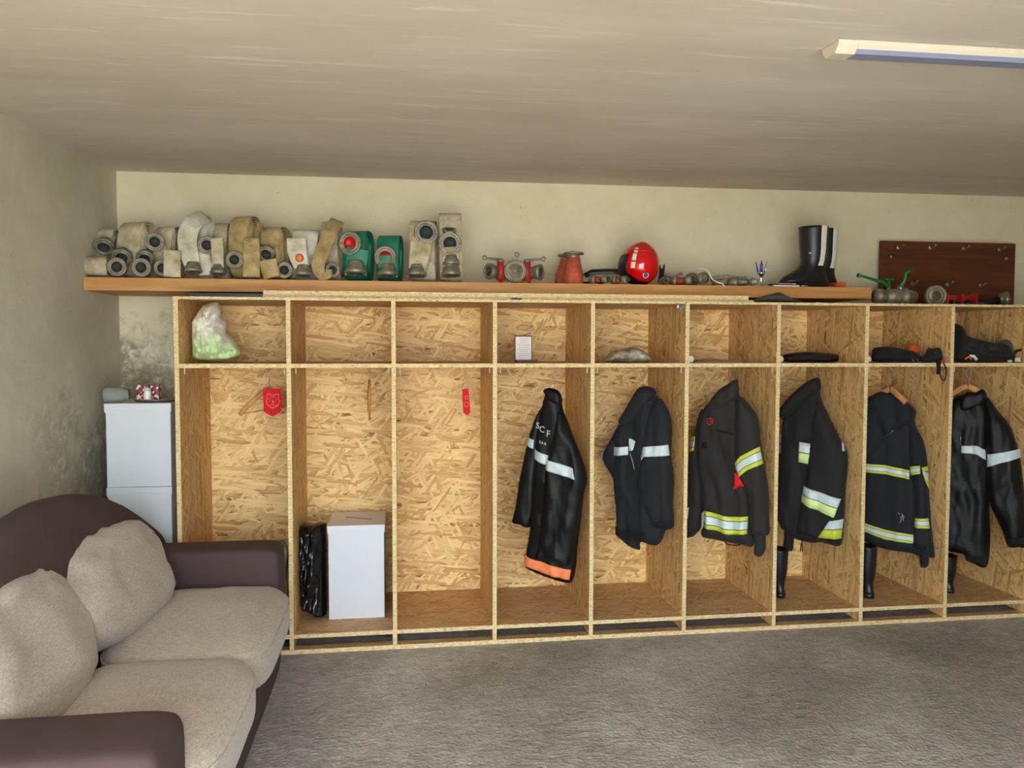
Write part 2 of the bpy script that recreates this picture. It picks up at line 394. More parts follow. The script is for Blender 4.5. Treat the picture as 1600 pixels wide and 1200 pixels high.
# ---------------------------------------------------------------- locker unit
ZT, ZB, ZS, ZBS, DD, T = 1.728, .0215, 1.423, .0953, .619, .021
unit = thing('locker_unit', 'long open locker unit of pale strand board with nine tall bays', 'locker', (2.25, .3, 0))
divx = [-.014]+[i*.5 for i in range(1, 11)]
b = MB(); b.box((-.03, -.004, 0), (5.03, .05, ZB), 0, 1); b.build('base_board', ['osb_flat', 'osb_edge'], unit)
b = MB(); b.box((-.014, DD-.02, 0), (5.02, DD, ZB+.05), 0, 1); b.build('base_board', ['osb_flat', 'osb_edge'], unit)
for i, x in enumerate(divx):
    b = MB(); b.box((x, 0, ZB), (x+T, DD, ZT), 0, 1); b.build('divider', ['osb_side', 'osb_edge'], unit)
for a, c in ((-.016, 2.498), (2.502, 5.03)):
    b = MB(); b.box((a, -.003, ZT), (c, DD+.012, ZT+.013), 0, 1); b.build('top_board', ['osb_flat', 'osb_edge'], unit)
for i in range(10):
    a, c = divx[i]+T, divx[i+1]
    sh = MB(); sh.box((a, .002, ZS-.02), (c, DD, ZS), 0, 1); sh = sh.build('shelf', ['osb_flat', 'osb_edge'], unit)
    for xx in (a+.02, c-.014):
        p = MB(); p.lathe([(.0, 0), (.0022, 0), (.0022, -.03), (0, -.03)], (xx, .02, ZS-.02), seg=6); p.build('shelf_pin', 'white_plastic', sh)
    b = MB(); b.box((a, .002, ZBS-.02), (c, DD, ZBS), 0, 1); b.build('bottom_shelf', ['osb_flat', 'osb_edge'], unit)
    b = MB(); b.box((a, DD, ZBS-.02), (c, DD+.011, ZT)); b.build('back_panel', 'osb_back', unit)
b = MB(); b.box((2.46, .01, ZT-.022), (2.499, .05, ZT-.003), bev=.002); b.lathe([(0, 0), (.006, 0), (.006, -.006), (0, -.006)], (2.478, .02, ZT-.022), seg=8); b.build('metal_bracket', 'steel_bright', unit)
tag(unit)
# boards and beam lying on top of the unit
ZTB = ZT+.013
xa, xb = at(411, 456, .05).x, at(1178, 466, .05).x
z1 = ZTB+.0005
for k, (th, e) in enumerate(((.0125, -.002), (.022, 0))):
    b = MB(); b.box((xa+e, .05, z1), (xb-(0 if k == 0 else .03), .62, z1+th), 0, 1, bev=.0)
    o = b.build('osb_board', ['osb_flat', 'osb_edge'])
    tag(o, ('thin strand board lying flat directly on the locker top', 'thicker strand board on top of the thin one, just under the beam')[k], 'board', 'loose strand boards on the lockers')
    z1 += th+.0008
ZP = z1            # underside of the beam plank
ZPT = at(600, 439, .2).z
b = MB(); b.box((XW+.008, .2, ZP), (at(1362, 455, .2).x, .66, ZPT), bev=.003)
tag(b.build('wooden_plank', 'pine_beam'), 'long planed pine plank shelf carrying the hoses, resting on the locker boards', 'shelf')
b = MB()
for x in (2.9, 3.45): b.box((x, .25, ZTB+.0005), (x+.05, .6, ZP-.0005))
# ---------------------------------------------------------------- soft shapes: an outline at a real depth, filled out to a closed, folded body
class Panel:
    def __init__(s, P0, ang, T=.05, wd=.06, fold=.008, fs=(16, 4), seed=0., off=0., back=.5):
        s.P0 = Vector(P0); s.P0.z = 0; s.d = Vector((math.cos(ang), math.sin(ang), 0)); s.nr = Vector((math.sin(ang), -math.cos(ang), 0))
        s.T, s.wd, s.fold, s.fs, s.seed, s.off, s.back = T, wd, fold, fs, seed, off, back
    def px(s, u, v):
        d = ray(u, v); t = (s.P0-CAM).dot(s.nr)/d.dot(s.nr)
        # the outline lies a little in front of the plane, where the body's middle is
        t = (s.P0+s.nr*s.off-CAM).dot(s.nr)/d.dot(s.nr); P = CAM+d*t
        return Vector(((P-s.P0).dot(s.d), P.z))
    def outline(s, pts, step=.012, closed_smooth=True):
        q = [s.px(*p) for p in pts]; n = len(q); out = []
        for i in range(n):
            a, b_, c, d = q[i-1], q[i], q[(i+1) % n], q[(i+2) % n]
            m = max(1, int((c-b_).length/step))
            for k in range(m):
                t = k/m; out.append(b_*(1-t)+c*t if not closed_smooth else .5*((2*b_)+(c-a)*t+(2*a-5*b_+4*c-d)*t*t+(3*b_-a-3*c+d)*t**3))
        s.o = out; s.segs = [(out[i], out[(i+1) % len(out)]) for i in range(len(out))]; return s
    def clampx(s, lo=None, hi=None):
        for q in s.o:
            x = s.P0.x+s.d.x*q.x
            if lo is not None and x < lo: q.x = (lo-s.P0.x)/s.d.x
            if hi is not None and x > hi: q.x = (hi-s.P0.x)/s.d.x
        return s
    def dist(s, p):
        m = 1e9; px, py = p
        for a, b_ in s.segs:
            dx, dy = b_.x-a.x, b_.y-a.y; t = max(0, min(1, ((px-a.x)*dx+(py-a.y)*dy)/(dx*dx+dy*dy+1e-12)))
            e = (px-a.x-dx*t)**2+(py-a.y-dy*t)**2
            if e < m: m = e
        return math.sqrt(m)
    def inside(s, p):
        c = False
        for a, b_ in s.segs:
            if (a.y > p[1]) != (b_.y > p[1]) and p[0] < (b_.x-a.x)*(p[1]-a.y)/(b_.y-a.y)+a.x: c = not c
        return c
    def h(s, p, db):
        q = min(1, db/s.wd); r = s.T*math.sqrt(max(0, 1-(1-q)**2))
        f = fbm(Vector((p[0]*s.fs[0], p[1]*s.fs[1], s.seed)), 3)
        g = 1-abs(fbm(Vector((p[0]*s.fs[0]*.6+p[1]*2, p[1]*s.fs[1]*.9, s.seed+7)), 2))*2.2
        return r+1.35*s.fold*(f*1.3+g*.8)*min(1, q*1.6)
    def P(s, p, hh): return s.P0+s.d*p[0]+Vector((0, 0, p[1]))+s.nr*(s.off+hh)
    def build(s, name, mat, parent, gap=.013, both=True):
        pts = list(s.o); nb = len(pts); xs = [p.x for p in pts]; ys = [p.y for p in pts]; db = [0.]*nb
        y = min(ys); row = 0
        while y < max(ys):
            x = min(xs)+(gap/2 if row % 2 else 0)
            while x < max(xs):
                if s.inside((x, y)):
                    d = s.dist((x, y))
                    if d > gap*.45: pts.append(Vector((x, y))); db.append(d)
                x += gap
            y += gap*.866; row += 1
        vs, es, fs_, ov, oe, of = geometry.delaunay_2d_cdt(pts, [(i, (i+1) % nb) for i in range(nb)], [], 1, 1e-6)
        b = MB(); fr = []; bk = []
        for i, v in enumerate(vs):
            o = ov[i][0] if ov[i] else None; d = db[o] if o is not None else 0.
            p = (v[0], v[1]); hh = s.h(p, d) if d > 0 else 0.
            a = b.b.verts.new(s.P(p, hh)); fr.append(a)
            bk.append(a if d <= 0 else b.b.verts.new(s.P(p, -s.back*hh-.001)))
        for f in fs_:
            for q in ([fr[i] for i in f], [bk[i] for i in reversed(f)]):
                if len(set(q)) == len(q):
                    try: b.b.faces.new(q).smooth = True
                    except ValueError: pass
        return b.build(name, mat, parent)
    def band(s, top, bot, mats, parent, name='reflective_band', rows=6, rise=.0035, fr=(.27, .73)):
        """strip lying on the body, between two pixel polylines; mats: 1 material, 2 (upper/lower) or 3 (edge/middle/edge)"""
        def samp(pl, t):
            L = [0]
            for a, c in zip(pl, pl[1:]): L.append(L[-1]+(c-a).length)
            x = t*L[-1]
            for i in range(len(pl)-1):
                if x <= L[i+1]+1e-9:
                    k = (x-L[i])/max(1e-9, L[i+1]-L[i]); return pl[i].lerp(pl[i+1], k)
            return pl[-1]
        tp = [s.px(*p) for p in top]; bt = [s.px(*p) for p in bot]
        ln = sum((c-a).length for a, c in zip(tp, tp[1:])); n = max(4, int(ln/.008))
        nm = len(mats); tv = [0, .15, .3, .5, .7, .85, 1] if nm == 1 else ([0, .25, .48, .52, .75, 1] if nm == 2 else [0, .12, .24, .28, .5, .72, .76, .88, 1])
        mi = [0]*6 if nm == 1 else ([0, 0, 2, 1, 1] if nm == 2 else [0, 0, 3, 1, 1, 3, 2, 2])
        if nm > 1: mats = list(mats)+['velcro_black']
        b = MB(); g = []
        for i in range(n+1):
            a, c = samp(tp, i/n), samp(bt, i/n); col = []
            for t in tv:
                p = a.lerp(c, t); d = s.dist(p) if s.inside(p) else 0.
                col.append(b.b.verts.new(s.P(p, s.h(p, d)+rise)))
            g.append(col)
        for i in range(n):
            for k in range(len(tv)-1):
                if abs(tv[k+1]-tv[k]) < 1e-6: continue
                f = b.b.faces.new([g[i][k], g[i+1][k], g[i+1][k+1], g[i][k+1]]); f.material_index = mi[k]; f.smooth = True
        r = [g[i][0] for i in range(n+1)]+[g[n][k] for k in range(1, len(tv))]+[g[i][-1] for i in range(n-1, -1, -1)]+[g[0][k] for k in range(len(tv)-2, 0, -1)]
        lo = [b.b.verts.new(v.co-s.nr*(rise+.002)) for v in r]
        for i in range(len(r)):
            j = (i+1) % len(r)
            try: b.b.faces.new([r[i], lo[i], lo[j], r[j]])
            except ValueError: pass
        bmesh.ops.remove_doubles(b.b, verts=b.b.verts[:], dist=1e-6)
        return b.build(name, list(mats), parent)
def thin_line(pan, pts, r, name, mat, parent, rise=.004):
    q = []
    for u, v in pts:
        p = pan.px(u, v); d = pan.dist(p) if pan.inside(p) else 0.; q.append(pan.P(p, pan.h(p, d)+rise))
    b = MB(); b.tube(q, r, 6); return b.build(name, mat, parent)

# ---------------------------------------------------------------- turnout jackets
YS = ('tape_yellow', 'tape_silver', 'tape_yellow')
def hook_and_hanger(u, y, vneck, ang, label, group, spread=.2, drop=.09, thin=False):
    """wooden hanger on a wire hook screwed under the shelf"""
    top = at(u, 575, y); nk = at(u, vneck, y); x = top.x; zt = ZS-.02
    hk = MB(); pts = [Vector((x, y, zt)), Vector((x, y, zt-.012))]
    for k in range(13): a = PI*.5-k/12*PI*1.5; pts.append(Vector((x-math.sin(ang)*.009*math.cos(a), y+math.cos(ang)*.009*math.cos(a), zt-.021+.009*math.sin(a))))
    hk.tube(pts, .0014, 6); hk.build('hook', 'steel_bright', unit)
    zl = zt-.0268
    h = thing('coat_hanger', label, 'hanger', (x, y, nk.z), group)
    b = MB(); pts = []
    for k in range(15): a = -PI*.15+k/14*PI*1.35; pts.append(Vector((x+.016*math.cos(a)*math.cos(ang), y+.016*math.cos(a)*math.sin(ang), zl-.0145+.016*math.sin(a))))
    pts += [Vector((x, y, zl-.042)), Vector((x, y, nk.z-.005))]
    b.tube(pts, .0017, 6); b.build('hook', 'steel', h)
    d = Vector((math.cos(ang), math.sin(ang), 0)); b = MB()
    for sgn in (-1, 1):
        b.strap([Vector((x, y, nk.z-.006))+d*sgn*spread*t+Vector((0, 0, -drop*(t**1.25))) for t in [i/10 for i in range(11)]], .012, .03, Vector((math.sin(ang), -math.cos(ang), 0)), wl=[.014+.012*(1-abs(2*t/10-1)) for t in range(11)])
    b.build('shoulder_bar', 'hanger_wood', h)
    return h
def jacket(label, mat, bay, umax, ang, layers, inset=.022, vref=740, cat='jacket', group='turnout jackets hanging in the bays', hang=None):
    """layers: (part name, outline px, T, wd, off, fold, bands)"""
    xd = divx[bay]-inset; y0 = atx(umax, vref, xd).y
    P0 = Vector((xd, y0, 0)); pans = {}
    c0 = Panel(P0, ang).px(layers[0][1][0][0], layers[0][1][0][1])
    root = thing('fire_jacket', label, cat, (xd-.2, y0+.15, 1.0), group)
    for k, L in enumerate(layers):
        nm, out, T_, wd, off, fold = L[:6]
        m = L[7] if len(L) > 7 else mat
        p = Panel(P0, ang, T_, wd, fold, seed=bay*3.1+k*1.7, off=off).outline(out)
        o = p.build(nm, m, root)
        for bd in L[6]: p.band(bd[0], bd[1], bd[2], o if len(bd) < 4 else o, name=bd[3] if len(bd) > 3 else 'reflective_band')
        pans.setdefault(nm, []).append((p, o))
    root['_y'] = y0; del root['_y']
    return root, pans

def neck_y(ps, u, v):
    p = ps['body'][0][0]; return p.P(p.px(u, v), .012).y
SIL = ('tape_silver',); ORG = ('tape_orange',); VEL = ('velcro_black',)
# bay 4: long black leather coat
r1, p1 = jacket('long black leather coat with chest letters and an orange hem band', 'leather_black', 4, 917, -.62, [
    ('sleeve', [(848, 636), (838, 650), (830, 672), (824, 693), (818, 720), (812, 750), (806, 790), (801, 815), (812, 820), (827, 824), (836, 800), (842, 740), (846, 690), (852, 650)], .035, .035, -.02, .006,
     [([(825, 681), (840, 686)], [(823, 693), (838, 700)], SIL)]),
    ('body', [(853, 614), (866, 611), (876, 622), (880, 640), (888, 662), (898, 690), (908, 716), (914, 740), (911, 780), (907, 815), (903, 850), (900, 885), (896, 904), (888, 911), (860, 904), (832, 893), (822, 886), (820, 877), (823, 858), (828, 830), (832, 790), (834, 740), (837, 700), (841, 662), (847, 635)], .045, .06, 0., .006,
     [([(838, 701), (856, 708), (868, 712)], [(836, 714), (852, 722), (866, 727)], SIL), ([(822, 863), (835, 870), (896, 888)], [(821, 880), (850, 891), (893, 904)], ORG, 'orange_band')]),
    ('sleeve', [(877, 640), (869, 660), (863, 690), (857, 715), (853, 738), (850, 770), (847, 800), (843, 840), (840, 860), (837, 873), (850, 877), (872, 880), (889, 885), (896, 860), (904, 820), (911, 778), (917, 746), (909, 715), (897, 685), (886, 655)], .05, .05, .035, .010,
     [([(855, 715), (878, 722), (901, 730)], [(851, 730), (878, 739), (905, 747)], SIL)]),
    ('collar', [(849, 610), (858, 606), (870, 609), (877, 617), (878, 631), (868, 632), (859, 628), (854, 619)], .03, .02, .02, .002, [])])
pb = p1['body'][0][0]; ob = p1['body'][0][1]
for ch, u, v, sz in (('S', 846.3, 664, .044), ('C', 854.5, 669.5, .044), ('F', 864, 676.5, .048), ('S', 851, 689, .020), ('A', 855, 690.5, .020), ('B', 859, 692, .020)):
    p = pb.px(u, v); dd = pb.dist(p)
    text_on(ch, sz, pb.P(p, pb.h(p, dd)+.011), pb.d+Vector((0, 0, -.25)), (pb.d*.12+Vector((0, 0, 1))), 'lettering', 'tape_silver', ob, .0008)
hook_and_hanger(867, neck_y(p1, 867, 616), 610, -.62, 'hanger carrying the long leather coat, only its wire hook in view', 'hangers with jackets', spread=.03, drop=.05)
# bay 5: navy jacket
r2, p2 = jacket('navy jacket with one white chest band in the bay beside the leather coat', 'cloth_navy', 5, 1054, -.72, [
    ('sleeve', [(984, 640), (966, 664), (953, 688), (944, 704), (940, 712), (946, 728), (957, 746), (960, 772), (963, 790), (976, 780), (985, 740), (992, 690)], .03, .035, -.02, .008,
     [([(941, 707), (945, 703)], [(942, 716), (945, 713)], SIL)]),
    ('body', [(998, 610), (1010, 607), (1022, 612), (1034, 630), (1040, 660), (1042, 700), (1044, 760), (1044, 800), (1040, 828), (1031, 849), (1019, 852), (1001, 847), (1000, 859), (987, 855), (974, 845), (964, 836), (963, 821), (963, 791), (960, 750), (960, 715), (962, 685), (972, 655), (985, 630)], .05, .06, 0., .012,
     [([(961, 697), (975, 697), (988, 696)], [(961.5, 711), (975, 710), (988, 709)], SIL), ([(990, 683), (1000, 688)], [(990, 703), (996, 702)], SIL), ([(964, 821), (994, 827), (1014, 828)], [(964, 834), (992, 842), (1014, 842)], VEL, 'velcro_patch')]),
    ('sleeve', [(1030, 622), (1016, 640), (1009, 670), (1005, 700), (1000, 730), (998, 760), (1003, 785), (1016, 812), (1026, 824), (1040, 828), (1052, 824), (1053, 810), (1051, 785), (1053, 750), (1049, 711), (1050, 667), (1046, 645), (1038, 630)], .045, .05, .04, .007,
     [([(998, 705), (1010, 697), (1047, 694)], [(1007, 718), (1012, 712), (1048, 711)], SIL), ([(1024, 813), (1052, 811)], [(1028, 823), (1052, 823)], VEL, 'velcro_patch')]),
    ('collar', [(998, 606), (1012, 604), (1023, 608), (1025, 618), (1008, 638), (988, 664), (974, 666), (966, 659), (978, 637), (988, 620)], .03, .025, .03, .005, [])])
thin_line(p2['body'][0][0], [(992, 706), (996, 718), (999, 731)], .0012, 'zip', 'tape_silver', p2['body'][0][1])
hook_and_hanger(1005, neck_y(p2, 1005, 610), 603, -.72, 'wooden hanger carrying the navy jacket beside the leather coat', 'hangers with jackets', spread=.07, drop=.05)
# bay 6: charcoal coat
r3, p3 = jacket('charcoal coat with red lining patch and yellow-edged bands', 'cloth_charcoal', 6, 1203, -.74, [
    ('sleeve', [(1098, 640), (1088, 662), (1083, 690), (1077, 712), (1072, 760), (1069, 800), (1068, 838), (1076, 840), (1086, 836), (1097, 818), (1102, 770), (1106, 700)], .035, .035, -.02, .008,
     [([(1080, 683), (1089, 681)], [(1077, 706), (1088, 703)], YS), ([(1072, 793), (1081, 791)], [(1071, 811), (1079, 808)], SIL)]),
    ('body', [(1108, 628), (1130, 606), (1150, 596), (1156, 620), (1168, 650), (1172, 700), (1175, 760), (1176, 800), (1178, 851), (1160, 851), (1135, 847), (1112, 842), (1097, 838), (1096, 820), (1097, 780), (1092, 740), (1089, 700), (1091, 668), (1097, 643)], .05, .06, 0., .010,
     [([(1106, 795), (1145, 805), (1172, 805)], [(1103, 821), (1145, 832), (1171, 832)], YS), ([(1098, 800), (1105, 797)], [(1098, 828), (1102, 822)], SIL), ([(1125, 669), (1151, 675)], [(1125, 672), (1150, 679)], VEL, 'velcro_patch'),
      ([(1103, 688), (1110, 689)], [(1102, 699), (1110, 699)], VEL, 'velcro_patch')]),
    ('lining_patch', [(1147, 727), (1153, 738), (1161, 750), (1169, 760), (1158, 761), (1146, 766), (1147, 745)], .02, .01, .06, .006, [], 'cloth_red'),
    ('sleeve', [(1156, 620), (1150, 645), (1148, 680), (1148, 720), (1155, 744), (1168, 775), (1172, 812), (1176, 835), (1190, 837), (1202, 834), (1202, 808), (1200, 760), (1194, 720), (1189, 690), (1185, 655), (1173, 635)], .05, .05, .045, .008,
     [([(1149, 724), (1162, 711), (1189, 697)], [(1157, 745), (1172, 733), (1194, 724)], YS)]),
    ('cuff', [(1178, 832), (1195, 832), (1196, 850), (1195, 861), (1188, 870), (1178, 866), (1179, 850)], .02, .015, .045, .002, []),
    ('collar', [(1151, 592), (1137, 600), (1120, 612), (1108, 629), (1105, 642), (1118, 643), (1135, 636), (1150, 626), (1155, 614), (1154, 600)], .035, .03, .035, .004, [])])
pq, oq = p3['body'][0]
thin_line(pq, [(1111, 654), (1115, 652), (1120, 654), (1120, 660), (1115, 662), (1111, 660), (1111, 654)], .0022, 'emblem', 'felt_red', oq)
thin_line(pq, [(1114, 659), (1117, 655), (1118, 660)], .002, 'emblem', 'felt_red', oq)
thin_line(pq, [(1134, 846), (1138, 851), (1150, 852), (1158, 850)], .003, 'strap', 'velcro_black', oq, rise=.0)
hook_and_hanger(1146, neck_y(p3, 1146, 606), 604, -.74, 'hanger inside the collar of the charcoal coat, only its wire hook in view', 'hangers with jackets', spread=.03, drop=.03)
# bay 7: black coat
r4, p4 = jacket('black coat with scuffed silver and lime bands, hung high with collar up', 'cloth_black', 7, 1326, -.76, [
    ('sleeve', [(1235, 650), (1226, 670), (1218, 700), (1210, 740), (1206, 790), (1216, 815), (1226, 828), (1236, 790), (1244, 720)], .035, .035, -.03, .008,
     [([(1218, 679), (1229, 680)], [(1216, 707), (1225, 708)], ('tape_silver', 'tape_silver'))]),
    ('body', [(1262, 612), (1279, 605), (1284, 625), (1296, 652), (1308, 690), (1314, 740), (1316, 800), (1312, 846), (1290, 846), (1267, 848), (1239, 840), (1224, 824), (1214, 800), (1216, 750), (1220, 700), (1224, 655), (1240, 630)], .05, .06, 0., .010,
     [([(1254, 689), (1272, 692)], [(1252, 720), (1267, 723)], ('tape_silver', 'tape_lime')), ([(1274, 697), (1287, 696)], [(1272, 722), (1283, 722)], VEL, 'velcro_patch'), ([(1262, 684), (1273, 685)], [(1262, 689), (1273, 691)], VEL, 'velcro_patch')]),
    ('sleeve', [(1280, 626), (1270, 650), (1266, 690), (1262, 730), (1256, 760), (1249, 800), (1246, 834), (1270, 843), (1294, 850), (1314, 851), (1319, 814), (1322, 760), (1325, 712), (1313, 685), (1296, 652)], .055, .06, .035, .008,
     [([(1256, 757), (1287, 767), (1317, 778)], [(1250, 781), (1280, 794), (1307, 806)], ('tape_silver', 'tape_lime')), ([(1300, 811), (1319, 810)], [(1282, 837), (1316, 840)], ('tape_silver', 'tape_yellow')),
      ([(1316, 690), (1319, 695)], [(1319, 704), (1322, 704)], SIL), ([(1248, 826), (1280, 836)], [(1247, 829), (1280, 839)], VEL, 'velcro_patch')]),
    ('collar', [(1279, 590), (1260, 597), (1239, 614), (1220, 636), (1210, 650), (1224, 652), (1238, 644), (1250, 634), (1264, 622), (1279, 612), (1283, 606)], .035, .03, .04, .004, []),
    ('strap', [(1226, 822), (1240, 826), (1240, 850), (1237, 861), (1224, 858), (1225, 840)], .02, .012, 0., .003, [])])
b = MB(); pz = p4['body'][0][0]; q = pz.px(1257, 838)
b.tube([pz.P(q, .05), pz.P(q, .05)+Vector((0, 0, -.03)), pz.P(q, .05)+Vector((.006, 0, -.075)), pz.P(q, .05)+Vector((-.008, 0, -.075)), pz.P(q, .05)+Vector((-.004, 0, -.03))], .003, 6)
b.build('pull_loop', 'velcro_black', p4['body'][0][1])
hook_and_hanger(1277, neck_y(p4, 1277, 610), 602, -.76, 'hanger inside the raised collar of the scuffed black coat', 'hangers with jackets', spread=.015, drop=.02)
# bay 8: navy coat with two yellow bands
r5, p5 = jacket('dark navy coat with two full yellow-edged silver bands and a folded hood', 'cloth_navy', 8, 1461, -.78, [
    ('body', [(1352, 640), (1378, 620), (1400, 622), (1426, 650), (1434, 690), (1438, 740), (1440, 800), (1440, 864), (1423, 864), (1400, 861), (1383, 858), (1355, 848), (1343, 830), (1340, 760), (1343, 690)], .05, .06, 0., .006,
     [([(1346, 722), (1386, 725), (1424, 733)], [(1346, 735), (1386, 739), (1424, 747)], YS), ([(1345, 812), (1386, 825), (1430, 833)], [(1345, 825), (1386, 840), (1430, 847)], YS)]),
    ('cuff', [(1436, 860), (1450, 862), (1450, 884), (1439, 886), (1437, 872)], .02, .014, .03, .002, []),
    ('sleeve', [(1424, 662), (1420, 690), (1421, 728), (1425, 753), (1429, 790), (1429, 814), (1427, 850), (1428, 862), (1445, 868), (1460, 871), (1458, 845), (1455, 815), (1452, 771), (1450, 731), (1445, 697), (1436, 675)], .05, .045, .035, .007,
     [([(1421, 728), (1430, 727), (1440, 726)], [(1423, 742), (1431, 740), (1441, 738)], YS), ([(1443, 729), (1450, 728)], [(1446, 744), (1452, 764)], YS), ([(1430, 808), (1452, 808)], [(1429, 822), (1454, 824)], YS), ([(1428, 846), (1452, 849)], [(1428, 853), (1450, 857)], VEL, 'velcro_patch')]),
    ('hood', [(1350, 628), (1366, 616), (1378, 611), (1392, 613), (1407, 621), (1429, 638), (1431, 649), (1426, 663), (1412, 668), (1396, 682), (1375, 702), (1354, 718), (1342, 712), (1344, 660)], .04, .035, .03, .012, [])])
pq, oq = p5['body'][0]
for pl in ([(1407, 798), (1409, 801)], [(1412, 800), (1414, 803), (1416, 806)], [(1410, 805), (1414, 804)], [(1412, 806), (1411, 811), (1409, 814)], [(1414, 806), (1415, 812)]): thin_line(pq, pl, .0013, 'white_mark', 'tape_silver', oq)
thin_line(p5['hood'][0][0], [(1379, 688), (1386, 681), (1394, 675), (1398, 671)], .0012, 'zip', 'steel_bright', p5['hood'][0][1])
hook_and_hanger(1392, neck_y(p5, 1392, 618)-.03, 606, -1.25, 'wooden hanger over the hood of the navy coat, one long arm showing', 'hangers with jackets', spread=.1, drop=.07)
# bay 9: leather coat at the right edge
r6, p6 = jacket('heavy black leather coat with wide white bands at the right edge', 'leather_black', 9, 1606, -.72, [
    ('body', [(1486, 628), (1506, 616), (1524, 613), (1538, 614), (1546, 640), (1548, 690), (1547, 740), (1546, 794), (1547, 852), (1541, 886), (1522, 881), (1508, 874), (1506, 866), (1482, 861), (1470, 850), (1472, 760), (1476, 670)], .05, .06, 0., .008,
     [([(1503, 695), (1528, 695), (1542, 703)], [(1503, 706), (1527, 708), (1541, 718)], SIL), ([(1476, 695), (1484, 696)], [(1475, 708), (1483, 708)], SIL), ([(1510, 866), (1545, 866)], [(1509, 874), (1543, 882)], VEL, 'velcro_patch')]),
    ('sleeve', [(1541, 620), (1537, 650), (1538, 680), (1541, 727), (1542, 753), (1547, 788), (1558, 812), (1568, 834), (1571, 845), (1576, 855), (1592, 855), (1605, 852), (1604, 800), (1600, 765), (1595, 721), (1588, 692), (1577, 663), (1560, 643)], .06, .055, .04, .010,
     [([(1543, 709), (1566, 705), (1594, 701)], [(1542, 729), (1566, 721), (1596, 714)], SIL), ([(1571, 838), (1603, 836)], [(1573, 849), (1603, 847)], VEL, 'velcro_patch')]),
    ('collar', [(1500, 627), (1510, 613), (1524, 613), (1536, 608), (1542, 621), (1536, 633), (1516, 641), (1500, 642)], .035, .025, .035, .004, [])])
thin_line(p6['body'][0][0], [(1502, 674), (1502, 694)], .003, 'zip', 'steel', p6['body'][0][1])
hook_and_hanger(1513, neck_y(p6, 1513, 615), 601, -.72, 'wooden hanger carrying the heavy leather coat at the right edge', 'hangers with jackets', spread=.08, drop=.05)
# ---------------------------------------------------------------- hoses on the plank
def pxr(u, v, r, y): return (at(u+r, v, y)-at(u-r, v, y)).length/2
DIRS = {'f': (0, -1, -.06), 'd': (0, -.12, -1), 'fd': (.05, -.75, -.66), 'fr': (.35, -.93, -.05), 'fl': (-.3, -.95, -.03)}
def coupling(c, r, ax, parent, cap=None, name='coupling', mat='steel_dirty', ln=.9):
    ax = Vector(ax).normalized(); b = MB()
    b.lathe([(.0, -ln*r), (.66*r, -ln*r), (.74*r, -.84*ln*r), (.74*r, -.66*ln*r), (.86*r, -.63*ln*r), (.86*r, -.40*ln*r), (.97*r, -.34*r), (1.0*r, -.28*r), (1.0*r, -.06*r), (.95*r, 0), (.80*r, .0), (.78*r, -.05*r), (.72*r, -.05*r), (.70*r, .0), (.60*r, .02*r), (.56*r, -.03*r)], c, ax, 32)
    q = ax.to_track_quat('Z', 'Y')
    for s in (-1, 1):   # the two claws of the quick-release face
        a = q @ Vector((s*.86*r, 0, 0))+Vector(c)
        b.lathe([(0, -.1*r), (.11*r, -.1*r), (.11*r, .10*r), (.07*r, .14*r), (0, .14*r)], a, ax, 10)
    o = b.build(name, mat, parent)
    b = MB(); b.lathe([(.56*r, -.03*r), (.53*r, -.10*r), (.50*r, -.34*r), (.0, -.36*r)], c, ax, 28)
    b.build('dark_opening' if not cap else 'blanking_cap', cap or 'dark_hole', o); return o  # without a cap, a dark disc stands in for the shaded opening
def strip(parent, pts, wd, y, name='loose_end', mat='hose_beige', th=.007, ys=None):
    P = [at(u, v, (ys[i] if ys else y)) for i, (u, v) in enumerate(pts)]
    for q in P: q.z = max(q.z, ZPT+.0055)
    Q = []; n = len(P)
    for i in range(n-1):
        a, b_, c, d = P[max(i-1, 0)], P[i], P[i+1], P[min(i+2, n-1)]
        for k in range(6): t = k/6; Q.append(.5*((2*b_)+(c-a)*t+(2*a-5*b_+4*c-d)*t*t+(3*b_-a-3*c+d)*t**3))
    Q.append(P[-1]); sc_ = pxr(pts[0][0], pts[0][1], .5, y)*2
    W = wd if isinstance(wd, (list, tuple)) else [wd]*n; wl = []
    for i in range(len(Q)): f = i/(len(Q)-1)*(n-1); k = min(int(f), n-2); wl.append((W[k]+(W[k+1]-W[k])*(f-k))*sc_)
    dirs = []
    for i in range(len(Q)):
        t = (Q[min(i+1, len(Q)-1)]-Q[max(i-1, 0)]); dirs.append(Vector((-t.z, 0, t.x)) if abs(t.x)+abs(t.z) > 1e-6 else Vector((1, 0, 0)))
    for i in range(1, len(dirs)):
        if dirs[i].dot(dirs[i-1]) < 0: dirs[i] = -dirs[i]
    b = MB(); b.strap(Q, 1, th, dirs, wl=wl); return b.build(name, mat, parent)
